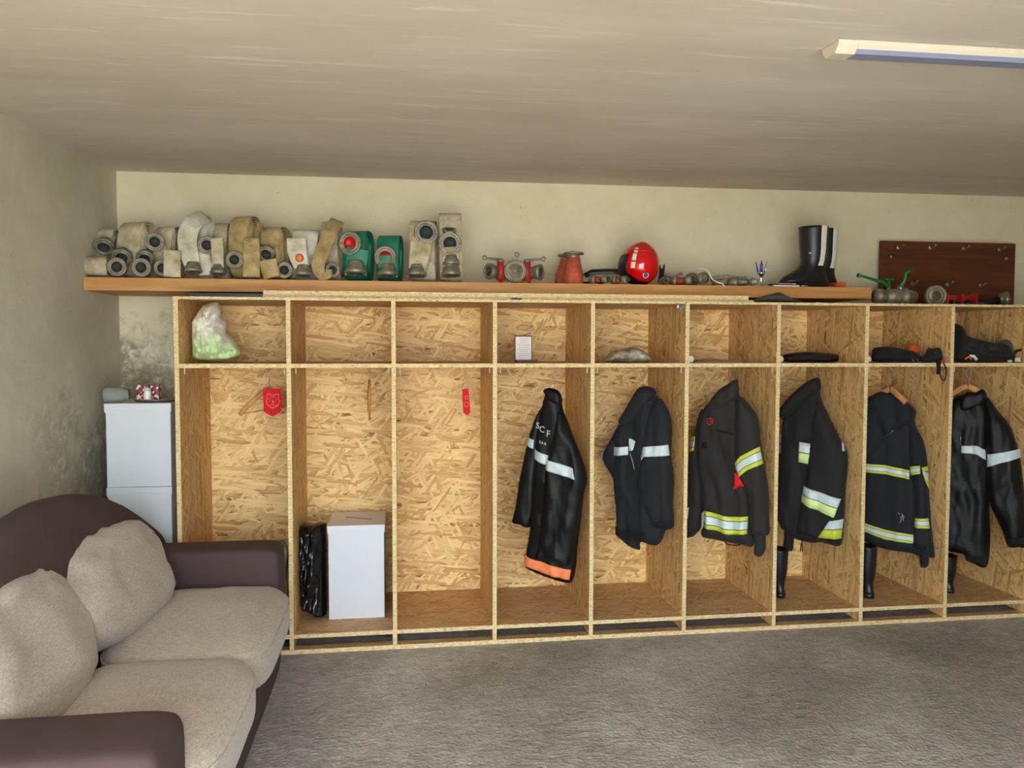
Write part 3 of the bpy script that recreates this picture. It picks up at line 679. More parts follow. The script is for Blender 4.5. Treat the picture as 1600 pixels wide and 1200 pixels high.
def hose(label, mat, box, y, yaw, strips=(), coups=(), Dp=.2, turns=5, flat=1.0, lean=0., group='rolled fire hoses on the plank'):
    u0, v0, u1 = box; x0 = at(u0, 400, y).x; x1 = at(u1, 400, y).x; zt = at((u0+u1)/2, v0, y).z; H = zt-ZPT-.010
    W = max(.05, ((x1-x0)-Dp*abs(math.sin(yaw)))/math.cos(yaw)); c = Vector(((x0+x1)/2, y, ZPT+.005+H/2))
    h = thing('fire_hose', label, 'hose', (c.x, c.y, ZPT), group)
    ax = Vector((math.cos(yaw), math.sin(yaw)*-1, 0)); dp = Vector((math.sin(yaw), math.cos(yaw), 0))
    b = MB(); pts = []; wl = []; rnd = random.Random(int(u0)); n = 30; ph = rnd.random()
    tot = int(n*turns)
    for i in range(tot+1):
        a = -PI*.5+2*PI*i/n; s = .0118*i/n; ca, sa = math.cos(a), math.sin(a); e = .78
        d = max(.006, Dp/2-s)*math.copysign(abs(ca)**e, ca); z = max(.012, H/2-s)*math.copysign(abs(sa)**e, sa)
        wv = .004*fbm(Vector((i*.13, u0, 0)), 2)
        pts.append(c+dp*(d+wv)+Vector((0, 0, z))+ax*(.0035*math.sin(i*.21+ph*6)+lean*z))
        wl.append(W)
    b.strap(pts, W, .0066, ax, wl=wl)
    rl = b.build('rolled_canvas', mat, h)
    for s in strips: strip(h, s[0], s[1], s[2], mat=s[3] if len(s) > 3 else mat, ys=s[4] if len(s) > 4 else None)
    for q in coups:
        u, v, r, dr = q[:4]; yy = q[5] if len(q) > 5 else .235; rr = pxr(u, v, r, yy); cc = at(u, v, yy)
        d = Vector(DIRS.get(dr, dr) if isinstance(dr, str) else dr)
        if dr == 'd': cc.z = max(cc.z-.004, ZPT+.16*rr+.004)
        if dr == 'f': cc.z = max(cc.z, ZPT+rr+.0005)
        coupling(cc, rr, d, h, q[4] if len(q) > 4 else None, ln=1.0 if dr != 'd' else 1.15)
    return h
HB, HW, HN, HG = 'hose_beige', 'hose_white', 'hose_brown', 'hose_green'
hose('low folded beige hose at the left end of the plank, its coupling facing out', HB, (136, 398, 172), .29, .05, (), [(182, 417, 15.5, 'f', None, .225)], .12, 3)
hose('short beige roll behind the low folded hose in the wall corner', HB, (152, 356, 187), .47, .12, (), [(162, 387, 16.5, 'fd', None, .34)], .15, 4)
hose('tall beige roll with layered edge, second stack from the left wall', HB, (184, 345, 244), .37, .42, (), [(190, 403, 16, 'fd', None, .265), (226, 404, 14, 'fd', None, .25), (220, 418, 15.5, 'f', None, .222)], .14, 5, lean=.1)
hose('beige roll with a coupling turned right, left of the tall white hose', HB, (243, 352, 288), .40, .3, [([(269, 391), (269, 412), (269, 433)], 27, .212, HB)], [(242, 378, 15, 'fr', None, .265), (253, 419, 13.5, 'f', None, .24)], .15, 4)
hose('tall whitish hose draped down over an upright coupling', HW, (300, 334, 337), .40, .42, [([(322, 338), (304, 346), (293, 368), (295, 394), (302, 418)], [24, 30, 31, 30, 24], .215, HW, [.36, .27, .24, .238, .238]), ([(314, 380), (318, 402), (322, 430)], [14, 24, 20], .27)], [(302, 424, 14, 'd', None, .225)], .12, 4)
hose('beige roll marked with dark numerals beside the tall white hose', HB, (336, 347, 364), .47, .1, [([(338, 372), (340, 392), (340, 418)], [19, 19, 19], .225)], [(323, 383, 14.5, (.12, -.98, -.1), None, .232), (341, 427, 13, 'd', None, .235)], .15, 4)
hose('tall brownish roll with a coupling at its lower left', HN, (360, 336, 410), .37, .38, [([(393, 372), (393, 400), (393, 433)], [24, 27, 27], .235)], [(366, 406, 14, 'f', None, .225)], .17, 5)
hose('ochre roll with a short flap hanging in front', HN, (406, 353, 457), .38, .4, [([(418, 406), (421, 420), (425, 434)], [27, 27, 26], .215)], [(416, 398, 14.5, (-.05, -.85, -.5), None, .26), (444, 422, 13, 'f', None, .24)], .16, 5)
h9 = hose('small beige roll with an orange smudge tapering to an upright coupling', HW, (457, 357, 498), .37, -.05, [([(463, 372), (464, 392), (469, 410), (473, 424)], [30, 30, 26, 18], .225)], [(474, 430, 15, 'd', None, .235)], .15, 4)
h10 = hose('brown hose with a slanting band curled at the foot', HB, (503, 344, 536), .40, .15, [([(527, 345), (517, 362), (505, 390), (497, 414), (502, 430), (512, 430), (514, 421)], [22, 22, 22, 21, 16, 12, 9], .22, HN, [.34, .26, .225, .22, .215, .215, .22])], [(520, 422, 12, 'fr', None, .25)], .15, 4)
hose('dark green hose with a bright red capped coupling, larger of two', HG, (536, 359, 585), .37, .3, [([(560, 388), (558, 402), (556, 420)], [34, 35, 32], .235)], [(546, 380, 18.5, 'fl', 'cap_red', .225), (556, 427, 18, 'd', None, .24)], .17, 5)
hose('green hose with a red capped coupling tilted down, smaller of two', HG, (588, 366, 631), .37, .18, [([(606, 398), (606, 410), (606, 422)], [30, 30, 28], .24)], [(602, 402, 17.5, (-.06, -.93, -.35), 'cap_red', .225), (606, 430, 16, 'd', None, .245)], .17, 5)
hose('pale hose with a large open coupling at its top right corner', HB, (640, 343, 684), .36, .1, [([(660, 372), (656, 395), (652, 424)], [34, 32, 26], .23, HB)], [(666, 363, 19, (.08, -1, -.02), None, .225), (651, 430, 15, 'd', None, .237)], .17, 5)
hose('tallest squared beige hose at the right end, three couplings in a column', HB, (685, 331, 724), .36, .08, [([(703, 386), (704, 402), (705, 424)], [24, 26, 22], .232)], [(703, 380, 18, (-.06, -1, -.05), None, .225), (702, 358, 11, (0, -.45, .9), None, .25), (705, 413, 13, 'd', None, .235), (705, 430, 15.5, 'd', None, .237)], .18, 5)
b = MB(); c = at(468, 403, .2165)
b.lathe([(0, 0), (.020, 0), (.022, .0015), (.0, .003)], c, (0, -1, 0), 14); b.build('orange_smudge', 'tape_orange', h9)
# ---------------------------------------------------------------- fittings on the plank
def zbase(o_z=0): return ZPT+.0006+o_z
# breeching with three outlets
def breeching():
    y = .31; c = at(803, 421, y); h = thing('hose_divider', 'red three-way hose divider with grey capped middle outlet and side levers', 'hose divider', (c.x, y, ZPT))
    r = pxr(803, 421, 17.5, y); zc = ZPT+r+.006; b = MB()
    b.tube([(c.x-.115, y+.01, zc-.01), (c.x-.06, y+.02, zc), (c.x, y+.04, zc), (c.x+.06, y+.02, zc), (c.x+.115, y+.01, zc-.01)], [.026, .032, .036, .032, .026], 16)
    for s in (-1, 1):
        b.tube([(c.x+s*.072, y, zc-.045), (c.x+s*.072, y, zc+.052)], [.024, .018], 14)
        b.tube([(c.x+s*.078, y-.03, ZPT+.009), (c.x+s*.072, y, zc-.03)], .010, 8)
    b.build('body', 'paint_red', h)
    b = MB(); b.lathe([(0, -.05), (r*.8, -.05), (r*.8, -.02), (r, -.018), (r, .0), (r*.95, .008), (r*.86, .008), (r*.82, .002), (r*.66, .002), (r*.62, .007), (r*.2, .007), (r*.16, .012), (0, .012)], (c.x, y-.045, zc), (0, -1, 0), 36)
    b.build('blank_cap', 'steel_dirty', h)
    for s in (-1, 1): coupling((c.x+s*.142, y-.035, zc-.002), .043, (s*.82, -.57, 0), h, name='outlet', ln=1.3)
    for s in (-1, 1):
        b = MB(); b.lathe([(0, 0), (.020, 0), (.020, .012), (.012, .018), (0, .018)], (c.x+s*.072, y, zc+.05), seg=8)
        P = [(c.x+s*.07, y, zc+.062), (c.x+s*.11, y-.005, zc+.066), (c.x+s*.155, y-.01, zc+.070)]
        b.tube(P, [.009, .007, .006], 8); b.lathe([(.006, -.005), (.013, -.005), (.013, .005), (.006, .005), (.006, -.005)], (c.x+s*.160, y-.011, zc+.071), (0, -1, .2), 14); b.build('lever', 'steel_dirty', h)
    b = MB(); b.box((c.x-.012, y-.035, zc+r-.006), (c.x+.012, y-.015, zc+r+.02), bev=.003)
    b.lathe([(.007, -.004), (.014, -.004), (.014, .004), (.007, .004), (.007, -.004)], (c.x+.012, y-.03, zc+r+.028), (.3, -1, 0), 14); b.build('lug_ring', 'steel_dirty', h)
breeching()
def cone(u, y, hw, hz, label, tilt):
    c = at(u, 430, y); c.z = zbase(tilt*.055); h = thing('pipe_reducer', label, 'pipe fitting', c, 'red conical fittings')
    ax = Vector((tilt, 0, 1)); r = hw; H = hz
    b = MB(); b.lathe([(0, 0), (r*.92, 0), (r*.98, .02*H), (r, .10*H), (r*.95, .22*H), (r*1.02, .26*H), (r*1.04, .34*H), (r*.93, .37*H), (r*.86, .5*H), (r*.8, .52*H), (r*.78, .62*H), (r*.72, .64*H), (r*.66, .82*H), (0, .82*H)], c, ax, 28); b.build('cone', 'rust_red', h)
    b = MB(); b.lathe([(r*.62, .80*H), (r*.64, .93*H), (r*1.0, .925*H), (r*1.04, .94*H), (r*1.04, .975*H), (r*.98, .99*H), (r*.4, .995*H), (r*.16, .995*H), (r*.14, 1.03*H), (0, 1.03*H)], c, ax, 24); b.build('flange', 'steel_dirty', h)
cone(896, .29, .054, .175, 'front red conical fitting with a round grey flange on top', 0)
cone(880, .43, .05, .17, 'red conical fitting half hidden behind the other cone', .12)
# helmet
def helmet():
    y = .33; c = at(997, 440, y); c.z = zbase(); h = thing('fire_helmet', 'shiny red fire helmet with white side strips and a round badge', 'helmet', c)
    hw = pxr(997, 410, 30, y); H = at(997, 378, y-.05).z-c.z
    def shell(a, t, k=1.0):
        x = math.cos(a)*math.cos(t); yy = math.sin(a)*math.cos(t); z = math.sin(t)
        rx, ry, rz = hw*k, .128*k, (H*.56)*k
        f = 1+.045*math.exp(-((x/.30)**2))*max(0, z)**.5
        p = Vector((x*rx*f, yy*ry*f, z*rz*f))
        if z < 0: p.x *= 1-.10*z*z; p.z = z*rz*.86
        return p
    cc = c+Vector((.004, 0, H*.46)); q = Matrix.Rotation(R(8), 3, 'Y')
    def patch(name, mat, a0, a1, t0, t1, k, na=48, nt=24, th=.0, wave=None):
        b = MB(); g = []
        for i in range(na+1):
            row = []
            for j in range(nt+1):
                a = a0+(a1-a0)*i/na; lo = t0+(wave(a) if wave else 0); t = lo+(t1-lo)*j/nt; row.append(b.b.verts.new(cc+q @ shell(a, t, k)))
            g.append(row)
        for i in range(na):
            for j in range(nt):
                f = b.b.faces.new([g[i][j], g[i+1][j], g[i+1][j+1], g[i][j+1]]); f.smooth = True
        bmesh.ops.remove_doubles(b.b, verts=b.b.verts[:], dist=1e-5)
        o = b.build(name, mat, h)
        if th: md = o.modifiers.new('t', 'SOLIDIFY'); md.thickness = th; md.offset = -1
        return o
    patch('shell', 'helmet_red', -PI, PI, -.92, PI/2, 1.0, th=.004, wave=lambda a: .62*max(0, -math.cos(a-.0))**2)
    patch('liner', 'rubber_black', -PI, PI, -1.1, PI/2, .955, th=.003)
    patch('visor', 'rubber_black', PI-.55, PI+.62, -.70, .36, 1.012, 20, 14, .003)
    for j, (t0, t1) in enumerate(((.46, .72), (.10, .40), (-.26, .04))):
        patch('reflective_strip', 'paper_white', -PI+.84, -PI+1.06, t0, t1, 1.012, 3, 6, .0015)
    patch('ridge_highlight_edge', 'helmet_red', -PI*.72, -PI*.26, .55, .60, 1.02, 20, 3, .003)
    a, t = -PI*.46, -.52; P = cc+q @ shell(a, t, 1.01); nn = (P-cc); nn.z *= .4
    b = MB(); b.lathe([(0, 0), (.0165, 0), (.0165, .002), (.0125, .0025)], P, nn, 24); o = b.build('badge', 'paper_white', h)
    b = MB(); b.lathe([(.0125, .0025), (.0, .003)], P, nn, 20); b.build('badge_centre', 'blue_plastic', o)
helmet()
b = MB()
for k, (u0, v0, u1, v1) in enumerate(((1031, 436, 1031, 414), (1033, 436, 1038, 413), (1035, 437, 1034, 420))):
    b.tube([at(u0, v0, .40), at((u0+u1)/2+1, (v0+v1)/2, .39), at(u1, v1, .40)], [.010, .008, .004], 8)
q = at(1034, 438, .40); b.box((q.x-.02, .385, ZPT+.0006), (q.x+.02, .42, ZPT+.014), bev=.003)
tag(b.build('glove', 'cloth_black'), 'small black glove with its fingers up, right of the red helmet', 'glove')
b = MB(); b.strap([at(u, v, yy)+Vector((0, 0, 0)) for u, v, yy in ((914, 431, .5), (925, 425, .5), (945, 424, .48), (966, 424, .45), (978, 430, .47))], .03, .006, (0, .3, 1))
b.strap([(at(914, 431, .5).x-.05, .5, ZPT+.02), (at(918, 431, .5).x, .52, ZPT+.022), (at(945, 431, .5).x, .5, ZPT+.019)], .03, .006, (0, .3, 1))
tag(b.build('webbing_strap', 'rubber_black'), 'black webbing strap lying behind the nozzles left of the helmet', 'strap')
# small nozzles
def nozzle(u, v, r, back, label, red=True, y=.225, mid=.5):
    rr = pxr(u, v, r, y); c = at(u, v, y); c.z = ZPT+rr*1.15+.0012; d = (Vector((back[0], back[1], 0))).normalized(); L = Vector((back[0], back[1], 0)).length
    h = thing('hose_nozzle', label, 'nozzle', (c.x, c.y, ZPT), 'small hose nozzles on the plank')
    b = MB(); b.lathe([(rr*.35, -.01), (rr*.4, 0), (rr*.62, .001), (rr*.66, -.004), (rr*.9, -.004), (rr, -.001), (rr, .02), (rr*.75, .024), (rr*.7, .035)], c, -d, 20)
    for v_ in b.b.verts: v_.co = c+(v_.co-c)
    b.build('tip', 'steel_dirty', h)
    b = MB(); b.lathe([(rr*.55, -.02), (rr*.7, -L*.35), (rr*.85, -L*.6), (0, -L*.6)], c, -d, 16); b.build('barrel', 'rust_red' if red else 'steel_dirty', h)
    b = MB(); b.lathe([(0, -L*.58), (rr*1.0, -L*.58), (rr*1.15, -L*.66), (rr*1.15, -L*.85), (rr*.9, -L), (0, -L)], c, -d, 18); b.build('coupling', 'steel_dirty', h)
nozzle(943, 440, 6.2, (-.05, .08), 'metal nozzle lying in front of the strap, nearer the red cones')
nozzle(974, 440, 6, (-.04, .07), 'metal nozzle just left of the red helmet')
nozzle(1041, 440, 6, (.012, .085), 'metal nozzle just right of the red helmet', False)
nozzle(1074, 440, 6.5, (-.06, .09), 'metal nozzle with a dark red barrel in the pile right of the helmet')
nozzle(1097, 435, 9, (-.03, .12), 'widest metal nozzle, under the thin white cord', False)
nozzle(1174, 441, 5.5, (-.10, .08), 'small metal nozzle beside the silver cup', False)
def rope(pts, r, label, mat='rope_grey', name='rope', y=.35):
    P = [Vector(p) if len(p) == 3 else at(p[0], p[1], y) for p in pts]; Q = []; n = len(P)
    for i in range(n-1):
        a, b_, c, d = P[max(i-1, 0)], P[i], P[i+1], P[min(i+2, n-1)]
        for k in range(8): t = k/8; Q.append(.5*((2*b_)+(c-a)*t+(2*a-5*b_+4*c-d)*t*t+(3*b_-a-3*c+d)*t**3))
    Q.append(P[-1]); b = MB(); b.tube(Q, r, 8); return tag(b.build(name, mat), label, 'rope')
random.seed(4)
cx = at(1070, 430, .4).x
rope([(cx-.03+.085*math.cos(a*.7)*(1+.15*math.sin(a)), .48+.07*math.sin(a*.7), ZPT+.012+.0026*a+.006*math.sin(a*2.3)) for a in range(26)], .009, 'grey rope coiled behind the nozzles right of the helmet')
cx = at(1140, 430, .4).x
rope([(cx+.10*math.cos(a*.8)*(1+.12*math.sin(a)), .40+.08*math.sin(a*.8), ZPT+.010+.0022*a+.007*math.sin(a*1.9)) for a in range(24)], .008, 'grey rope heaped between the widest nozzle and the silver cup')
P = [at(u, v, yy) for u, v, yy in ((1090, 420, .30), (1093, 420, .26), (1099, 420, .235), (1107, 424, .218), (1113, 436, .21), (1121, 441, .20), (1128, 443, .194), (1132, 448, .193))]
o = rope(P, .0035, 'thin white cord looped over the front edge of the plank', 'paper_white', 'cord'); o['category'] = 'cord'
# silver cup
c = at(1189, 446, .25); c.z = zbase(); h = thing('trophy_cup', 'small silver trophy cup with upright blue-edged blades', 'trophy', c)
s = pxr(1189, 430, .5, .25)*2
b = MB(); b.lathe([(0, 0), (6*s, 0), (6*s, .6*s), (1.6*s, 1.6*s), (1.2*s, 3*s), (1.1*s, 13*s), (2*s, 15*s), (4.5*s, 18*s), (6.5*s, 20.5*s), (5.9*s, 20.7*s), (3*s, 18*s), (0, 17*s)], c, seg=24); b.build('stem_and_bowl', 'silver_cup', h)
b = MB(); b.lathe([(0, 18*s), (2.4*s, 19*s), (2.6*s, 33*s), (2.0*s, 34*s), (0, 34*s)], c, seg=16); b.build('centre_column', 'silver_cup', h)
for k in range(3):
    a = 2*PI*k/3+.1; d = Vector((math.cos(a), math.sin(a), 0)); b = MB()
    b.strap([c+d*5*s+Vector((0, 0, 19*s)), c+d*6.5*s+Vector((0, 0, 28*s)), c+d*9*s+Vector((0, 0, 37*s))], 3*s, .8*s, Vector((-d.y, d.x, 0)), wl=[4*s, 3.4*s, 1.4*s]); b.build('blade', 'blue_plastic' if k else 'silver_cup', h)
# papers
for k, (u0, u1, z, th, m, rz, lb) in enumerate(((1196, 1236, 0, .006, 'paper_white', .1, 'lowest white sheaf of papers beside the silver cup'), (1194, 1226, .0065, .006, 'rubber_black', -.12, 'black folder lying on the white papers'), (1206, 1232, .013, .003, 'paper_white', .2, 'white card lying on the black folder'))):
    a, c = at(u0, 444, .3), at(u1, 444, .3); b = MB()
    b.box((a.x, .204+.004*k, zbase(z)), (c.x, .248, zbase(z)+th), bev=.001, rot=Matrix.Rotation(rz*.3, 3, 'Z')); tag(b.build('paper_sheaf' if k != 1 else 'folder', m), lb, 'papers' if k != 1 else 'folder')
b = MB(); c = at(1258, 446, .215); b.lathe([(.012, -.003), (.02, -.003), (.02, .003), (.012, .003), (.012, -.003)], (c.x, .222, ZPT+.0045), (0, 0, 1), 18, sq=.6)
tag(b.build('buckle', 'steel_bright'), 'small metal buckle lying in front of the shelf boots', 'buckle')
b = MB(); a = at(1304, 440, .3); b.box((a.x, .27, zbase()), (a.x+.05, .36, ZPT+.034), bev=.004); b.box((a.x+.004, .268, ZPT+.012), (a.x+.046, .271, ZPT+.02))
tag(b.build('orange_box', 'orange_cloth'), 'little orange box peeking out behind the shelf boots', 'box')
# rubber boots
def boot(name, label, pos, yaw, H, L, group=None, stripe=False, wr=.062, patch=False):
    h = thing(name, label, 'boot', pos, group); P = Vector(pos); c_, s_ = math.cos(yaw), math.sin(yaw)
    def W(a, w_, z): return P+Vector((a*c_-w_*s_, a*s_+w_*c_, z))
    lv = [(1.0, 0, 1.0, 1.0), (.96, 0, .98, .99), (.8, .0, .95, .96), (.6, -.002, .90, .92), (.46, .0, .84, .86), (.38, .006, .86, .80), (.30, .022, 1.04, .78), (.24, .042, 1.32, .76), (.18, .058, 1.62, .78), (.12, .066, 1.78, .82), (.085, .068, 1.82, .84)]
    k = L/.29
    def ring(b, z, off, ra, rb, n=28, squ=1.0):
        out = []
        for i in range(n):
            a = 2*PI*i/n; ca, sa = math.cos(a), math.sin(a)
            out.append(b.b.verts.new(W((off+ra*ca)*k, .86*rb*sa, z)))
        return out
    b = MB(); rings = [ring(b, z*H, o, wr*ra*1.12, wr*rb) for z, o, ra, rb in lv]
    inner = [ring(b, z*H, 0, wr*q*1.1, wr*q*.96) for z, q in ((1.0, .90), (.6, .8))]
    allr = [inner[1], inner[0]]+rings
    for A, B in zip(allr, allr[1:]):
        for i in range(28): f = b.b.faces.new([A[i], A[(i+1) % 28], B[(i+1) % 28], B[i]]); f.smooth = True
    b.b.faces.new(inner[1]); b.b.faces.new(list(reversed(rings[-1]))); b.build('boot_shaft', 'rubber_black', h)
    b = MB(); s = [ring(b, z, .068, wr*1.12*1.87, wr*.9) for z in (0, .012, .085*H+.004)]
    for A, B in zip(s, s[1:]):
        for i in range(28): b.b.faces.new([A[i], A[(i+1) % 28], B[(i+1) % 28], B[i]]).smooth = True
    b.b.faces.new(list(reversed(s[0]))); b.b.faces.new(s[-1]); b.build('sole', 'rubber_black', h)
    if stripe:
        b = MB(); g = []
        for z in [1.0-.64*i/14 for i in range(15)]:
            i = max(j for j in range(len(lv)) if lv[j][0] >= z-1e-9); i = min(i, len(lv)-2); t = (lv[i][0]-z)/(lv[i][0]-lv[i+1][0])
            o, ra, rb = [lv[i][m]*(1-t)+lv[i+1][m]*t for m in (1, 2, 3)]; row = []
            for a in stripe: row.append(b.b.verts.new(W((o+wr*1.12*1.02*ra*math.cos(a))*k, wr*1.02*.86*rb*math.sin(a), z*H)))
            g.append(row)
        for A, B in zip(g, g[1:]):
            for j in range(len(A)-1): b.b.faces.new([A[j], A[j+1], B[j+1], B[j]]).smooth = True
        b.build('side_stripe', 'paper_white', h)
    if patch:
        b = MB(); b.lathe([(0, .0), (.011, 0), (.011, .0015), (0, .002)], W(wr*.62, wr*.66, H*.56), (.7*c_-.7*s_, .7*s_+.7*c_, 0), 18); b.build('label', 'steel', h)
    return h
yb = .36; p = at(1264, 440, yb); Hb = at(1270, 353, yb-.05).z-ZPT
boot('rubber_boot', 'tall black boot with a broad white back stripe, front one of the shelf pair', (p.x+.012, yb-.018, zbase()), PI+.06, Hb-.003, .235, 'pair of boots on the plank', [1.58+.10*i for i in range(6)], .092, True)
boot('rubber_boot', 'black boot with a white stripe, behind its partner on the plank', (p.x+.168, yb+.145, zbase()), PI+.06, Hb+.010, .235, 'pair of boots on the plank', [1.72+.12*i for i in range(6)], .088)
# things under the plank
b = MB(); b.box((at(300, 455, .2).x, .12, ZTB+.0004), (xa-.012, .58, ZTB+.026), bev=.003)
tag(b.build('rubber_mat', 'rubber_black'), 'black folded mat under the left end of the plank', 'mat')
pn = Panel((2.9, .13, 0), 0, .03, .03, .012, (14, 10), 3., .0, 1.).outline([(1180, 471), (1190, 464), (1205, 460), (1218, 457), (1228, 462), (1240, 467), (1248, 471)], .006)
o = pn.build('work_cloth', 'grey_cloth', None, .009); o.location.z += max(0, ZTB+.0006-o.location.z)
tag(o, 'crumpled dark grey cloth stuffed under the right part of the plank', 'cloth')
for k, (u, l) in enumerate(((1279, .02), (1291, .022))):
    c = at(u, 470, .1); b = MB(); b.lathe([(0, -l), (.003, -l), (.003, l), (.0055, l), (.0055, l+.005), (0, l+.005)], (c.x, .1+.02*k, ZTB+.0062), (1, .3, 0), 8)
    tag(b.build('bolt', 'steel_bright'), ('loose bolt on the locker top beside the grey cloth', 'loose bolt on the locker top farther from the grey cloth')[k], 'bolt')
c = at(808, 467, .0); b = MB(); b.lathe([(0, -.03), (.003, -.028), (.0045, -.02), (.0045, .022), (.0025, .026), (0, .034)], (c.x, .022, ZTB+.0052), (1, .1, 0), 10)
tag(b.build('marker_pen', 'blue_plastic'), 'blue marker pen lying on the locker top edge below the plank', 'pen')
c = at(786, 467, 0.); b = MB(); b.tube([(c.x-.03, .03, ZTB+.002), (c.x, .02, ZTB+.0025), (c.x+.02, .026, ZTB+.002)], .0014, 6)
tag(b.build('wire', 'steel_bright'), 'short bright wire lying left of the blue pen', 'wire')
# brown hook board
y = .655; a = at(1377, 376, y); c = at(1588, 380, y); zt = a.z
board = thing('hook_board', 'dark brown wooden board with rows of metal hooks, standing against the wall', 'hook board', ((a.x+c.x)/2, y, ZTB))
b = MB(); b.box((a.x, y, ZTB+.0005), (c.x-.004, y+.02, zt), bev=.002); b.build('backboard', 'brown_board', board)
for u, v in ((1404, 387), (1454, 387), (1506, 388), (1562, 390), (1426, 443), (1481, 444), (1532, 446)):
    p = at(u, v, y); b = MB(); b.lathe([(0, 0), (.014, 0), (.014, .003), (0, .0035)], (p.x, y, p.z), (0, -1, 0), 12)
    b.tube([(p.x, y, p.z+.003), (p.x, y-.028, p.z-.002), (p.x, y-.04, p.z+.004), (p.x, y-.045, p.z+.016)], [.004, .004, .004, .0055], 8); b.tube([(p.x+.004, y, p.z), (p.x+.03, y-.02, p.z+.016)], .003, 6)
    b.build('hook', 'steel', board)
for u, v in ((1392, 401), (1572, 404)):
    p = at(u, v, y); b = MB(); b.lathe([(.0, 0), (.011, 0), (.012, .005), (.007, .010), (0, .011)], (p.x, y, p.z), (0, -1, 0), 14); b.build('knob', 'steel', board)
# valve with green levers
y = .27; c0 = at(1366, 459, y); c1 = at(1428, 459, y); r = .048; zc = ZTB+r+.006
vt = thing('ball_valve', 'grey metal double valve with green lever handles on the locker top', 'valve', ((c0.x+c1.x)/2, y, ZTB)); L = c1.x-c0.x
b = MB(); b.lathe([(0, 0), (r*.7, 0), (r*.95, .02), (r*.95, .05), (r*.75, .055), (r*.75, .075), (r*.92, .08), (r*.96, L*.6), (r*.9, L*.72), (r*1.08, L*.73), (r*1.08, L*.78), (r*.85, L*.79), (r*.85, L*.93), (r*.7, L*.95), (r*.7, L*1.02), (0, L*1.02)], (c0.x, y, zc), (1, 0, 0), 30)
for q in (.3, .62): b.tube([(c0.x+L*q, y-.024, zc-.03), (c0.x+L*q, y-.025, ZTB+.0025)], .007, 8)
b.build('body', 'steel_dirty', vt)
def lever(pts, r_, mat='green_paint', nm='lever'):
    b = MB(); b.tube(pts, r_, 8); return b.build(nm, mat, vt)
k0, k1 = (c0.x+L*.36, y, zc+.045), (c0.x+L*.66, y, zc+.045)
b = MB(); b.lathe([(0, 0), (.014, 0), (.014, .012), (.008, .016), (.008, .06), (0, .06)], (k0[0], y, zc+.04), seg=12); b.box((k0[0]-.03, y-.008, zc+.096), (k0[0]+.03, y+.008, zc+.104), bev=.002); b.build('t_handle', 'green_paint', vt)
b = MB(); b.lathe([(0, 0), (.018, 0), (.018, .014), (.012, .022), (0, .022)], (k1[0], y, zc+.04), seg=12); b.build('stem_nut', 'steel', vt)
e0, e1 = at(1340, 430, y-.05), at(1421, 423, y-.02)
lever([Vector(k0)+Vector((-.01, -.005, .01)), Vector(k0)+Vector((-.05, -.02, .035)), e0+Vector((.03, 0, -.005)), e0], [.010, .009, .007, .012])
lever([Vector(k1)+Vector((0, 0, .012)), Vector(k1)+Vector((.02, -.005, .045)), e1+Vector((-.02, 0, -.012)), e1+Vector((.012, 0, 0))], [.011, .009, .008, .012])
# flange ring, red bracket, black pipe with coupling
y = .24; r = pxr(1461, 461, 15, y); c = at(1461, 461, y); zc = ZTB+r+.0008
rg = thing('pipe_flange', 'round grey metal flange standing on edge on the locker top', 'flange', (c.x, y, ZTB))
b = MB(); b.lathe([(r*.42, .03), (r*.42, -.02), (r*.5, -.025), (r*.62, -.025), (r*.66, -.018), (r*.82, -.018), (r*.86, -.022), (r, -.018), (r, .01), (r*.7, .012), (r*.6, .03), (r*.42, .03)], (c.x, y, zc), (.12, 1, 0), 36); b.build('ring', 'steel_dirty', rg)
b = MB(); b.lathe([(0, 0), (r*.42, 0), (r*.42, .01), (r*.2, .012), (r*.2, -.006), (0, -.006)], (c.x, y-.004, zc), (.12, 1, 0), 20); b.build('hub', 'rust_brown', rg)
y = .3; a, c = at(1478, 468, y), at(1523, 468, y); br = thing('nozzle_holder', 'red metal bracket with two holes, their shade filled in black, beside the round flange', 'bracket', ((a.x+c.x)/2, y, ZTB))
b = MB(); zt = at(1500, 459, y).z
for q in (0, .5, 1): x = a.x+(c.x-a.x)*q; b.box((x-.006, y-.02, ZTB+.0006), (x+.006, y+.03, zt-.004*(q == .5)), bev=.002)
b.box((a.x, y+.02, ZTB+.001), (c.x, y+.03, zt-.008), bev=.002); b.build('frame', 'paint_red', br)
for q in (.25, .75): x = a.x+(c.x-a.x)*q; b = MB(); b.lathe([(0, -.02), (.018, -.02), (.021, -.01), (.021, .03), (0, .03)], (x, y-.005, ZTB+.023), (0, 1, 0), 18); b.build('hole_shade', 'rubber_black', br)  # black cylinders stand in for the shade inside the bracket's two holes
a, c = at(1526, 463, .3), at(1560, 460, .3); pp = thing('suction_pipe', 'black pipe with a bright metal coupling facing right on the locker top', 'pipe', (c.x, .3, ZTB))
b = MB(); b.tube([(a.x+.018, .33, ZTB+.024), (a.x+.06, .32, ZTB+.026), (c.x, .3, ZTB+.042)], [.02, .02, .024], 16); b.build('pipe', 'rubber_black', pp)
coupling((c.x+.05, .29, ZTB+.049), .047, (.9, -.42, 0), pp, mat='steel')
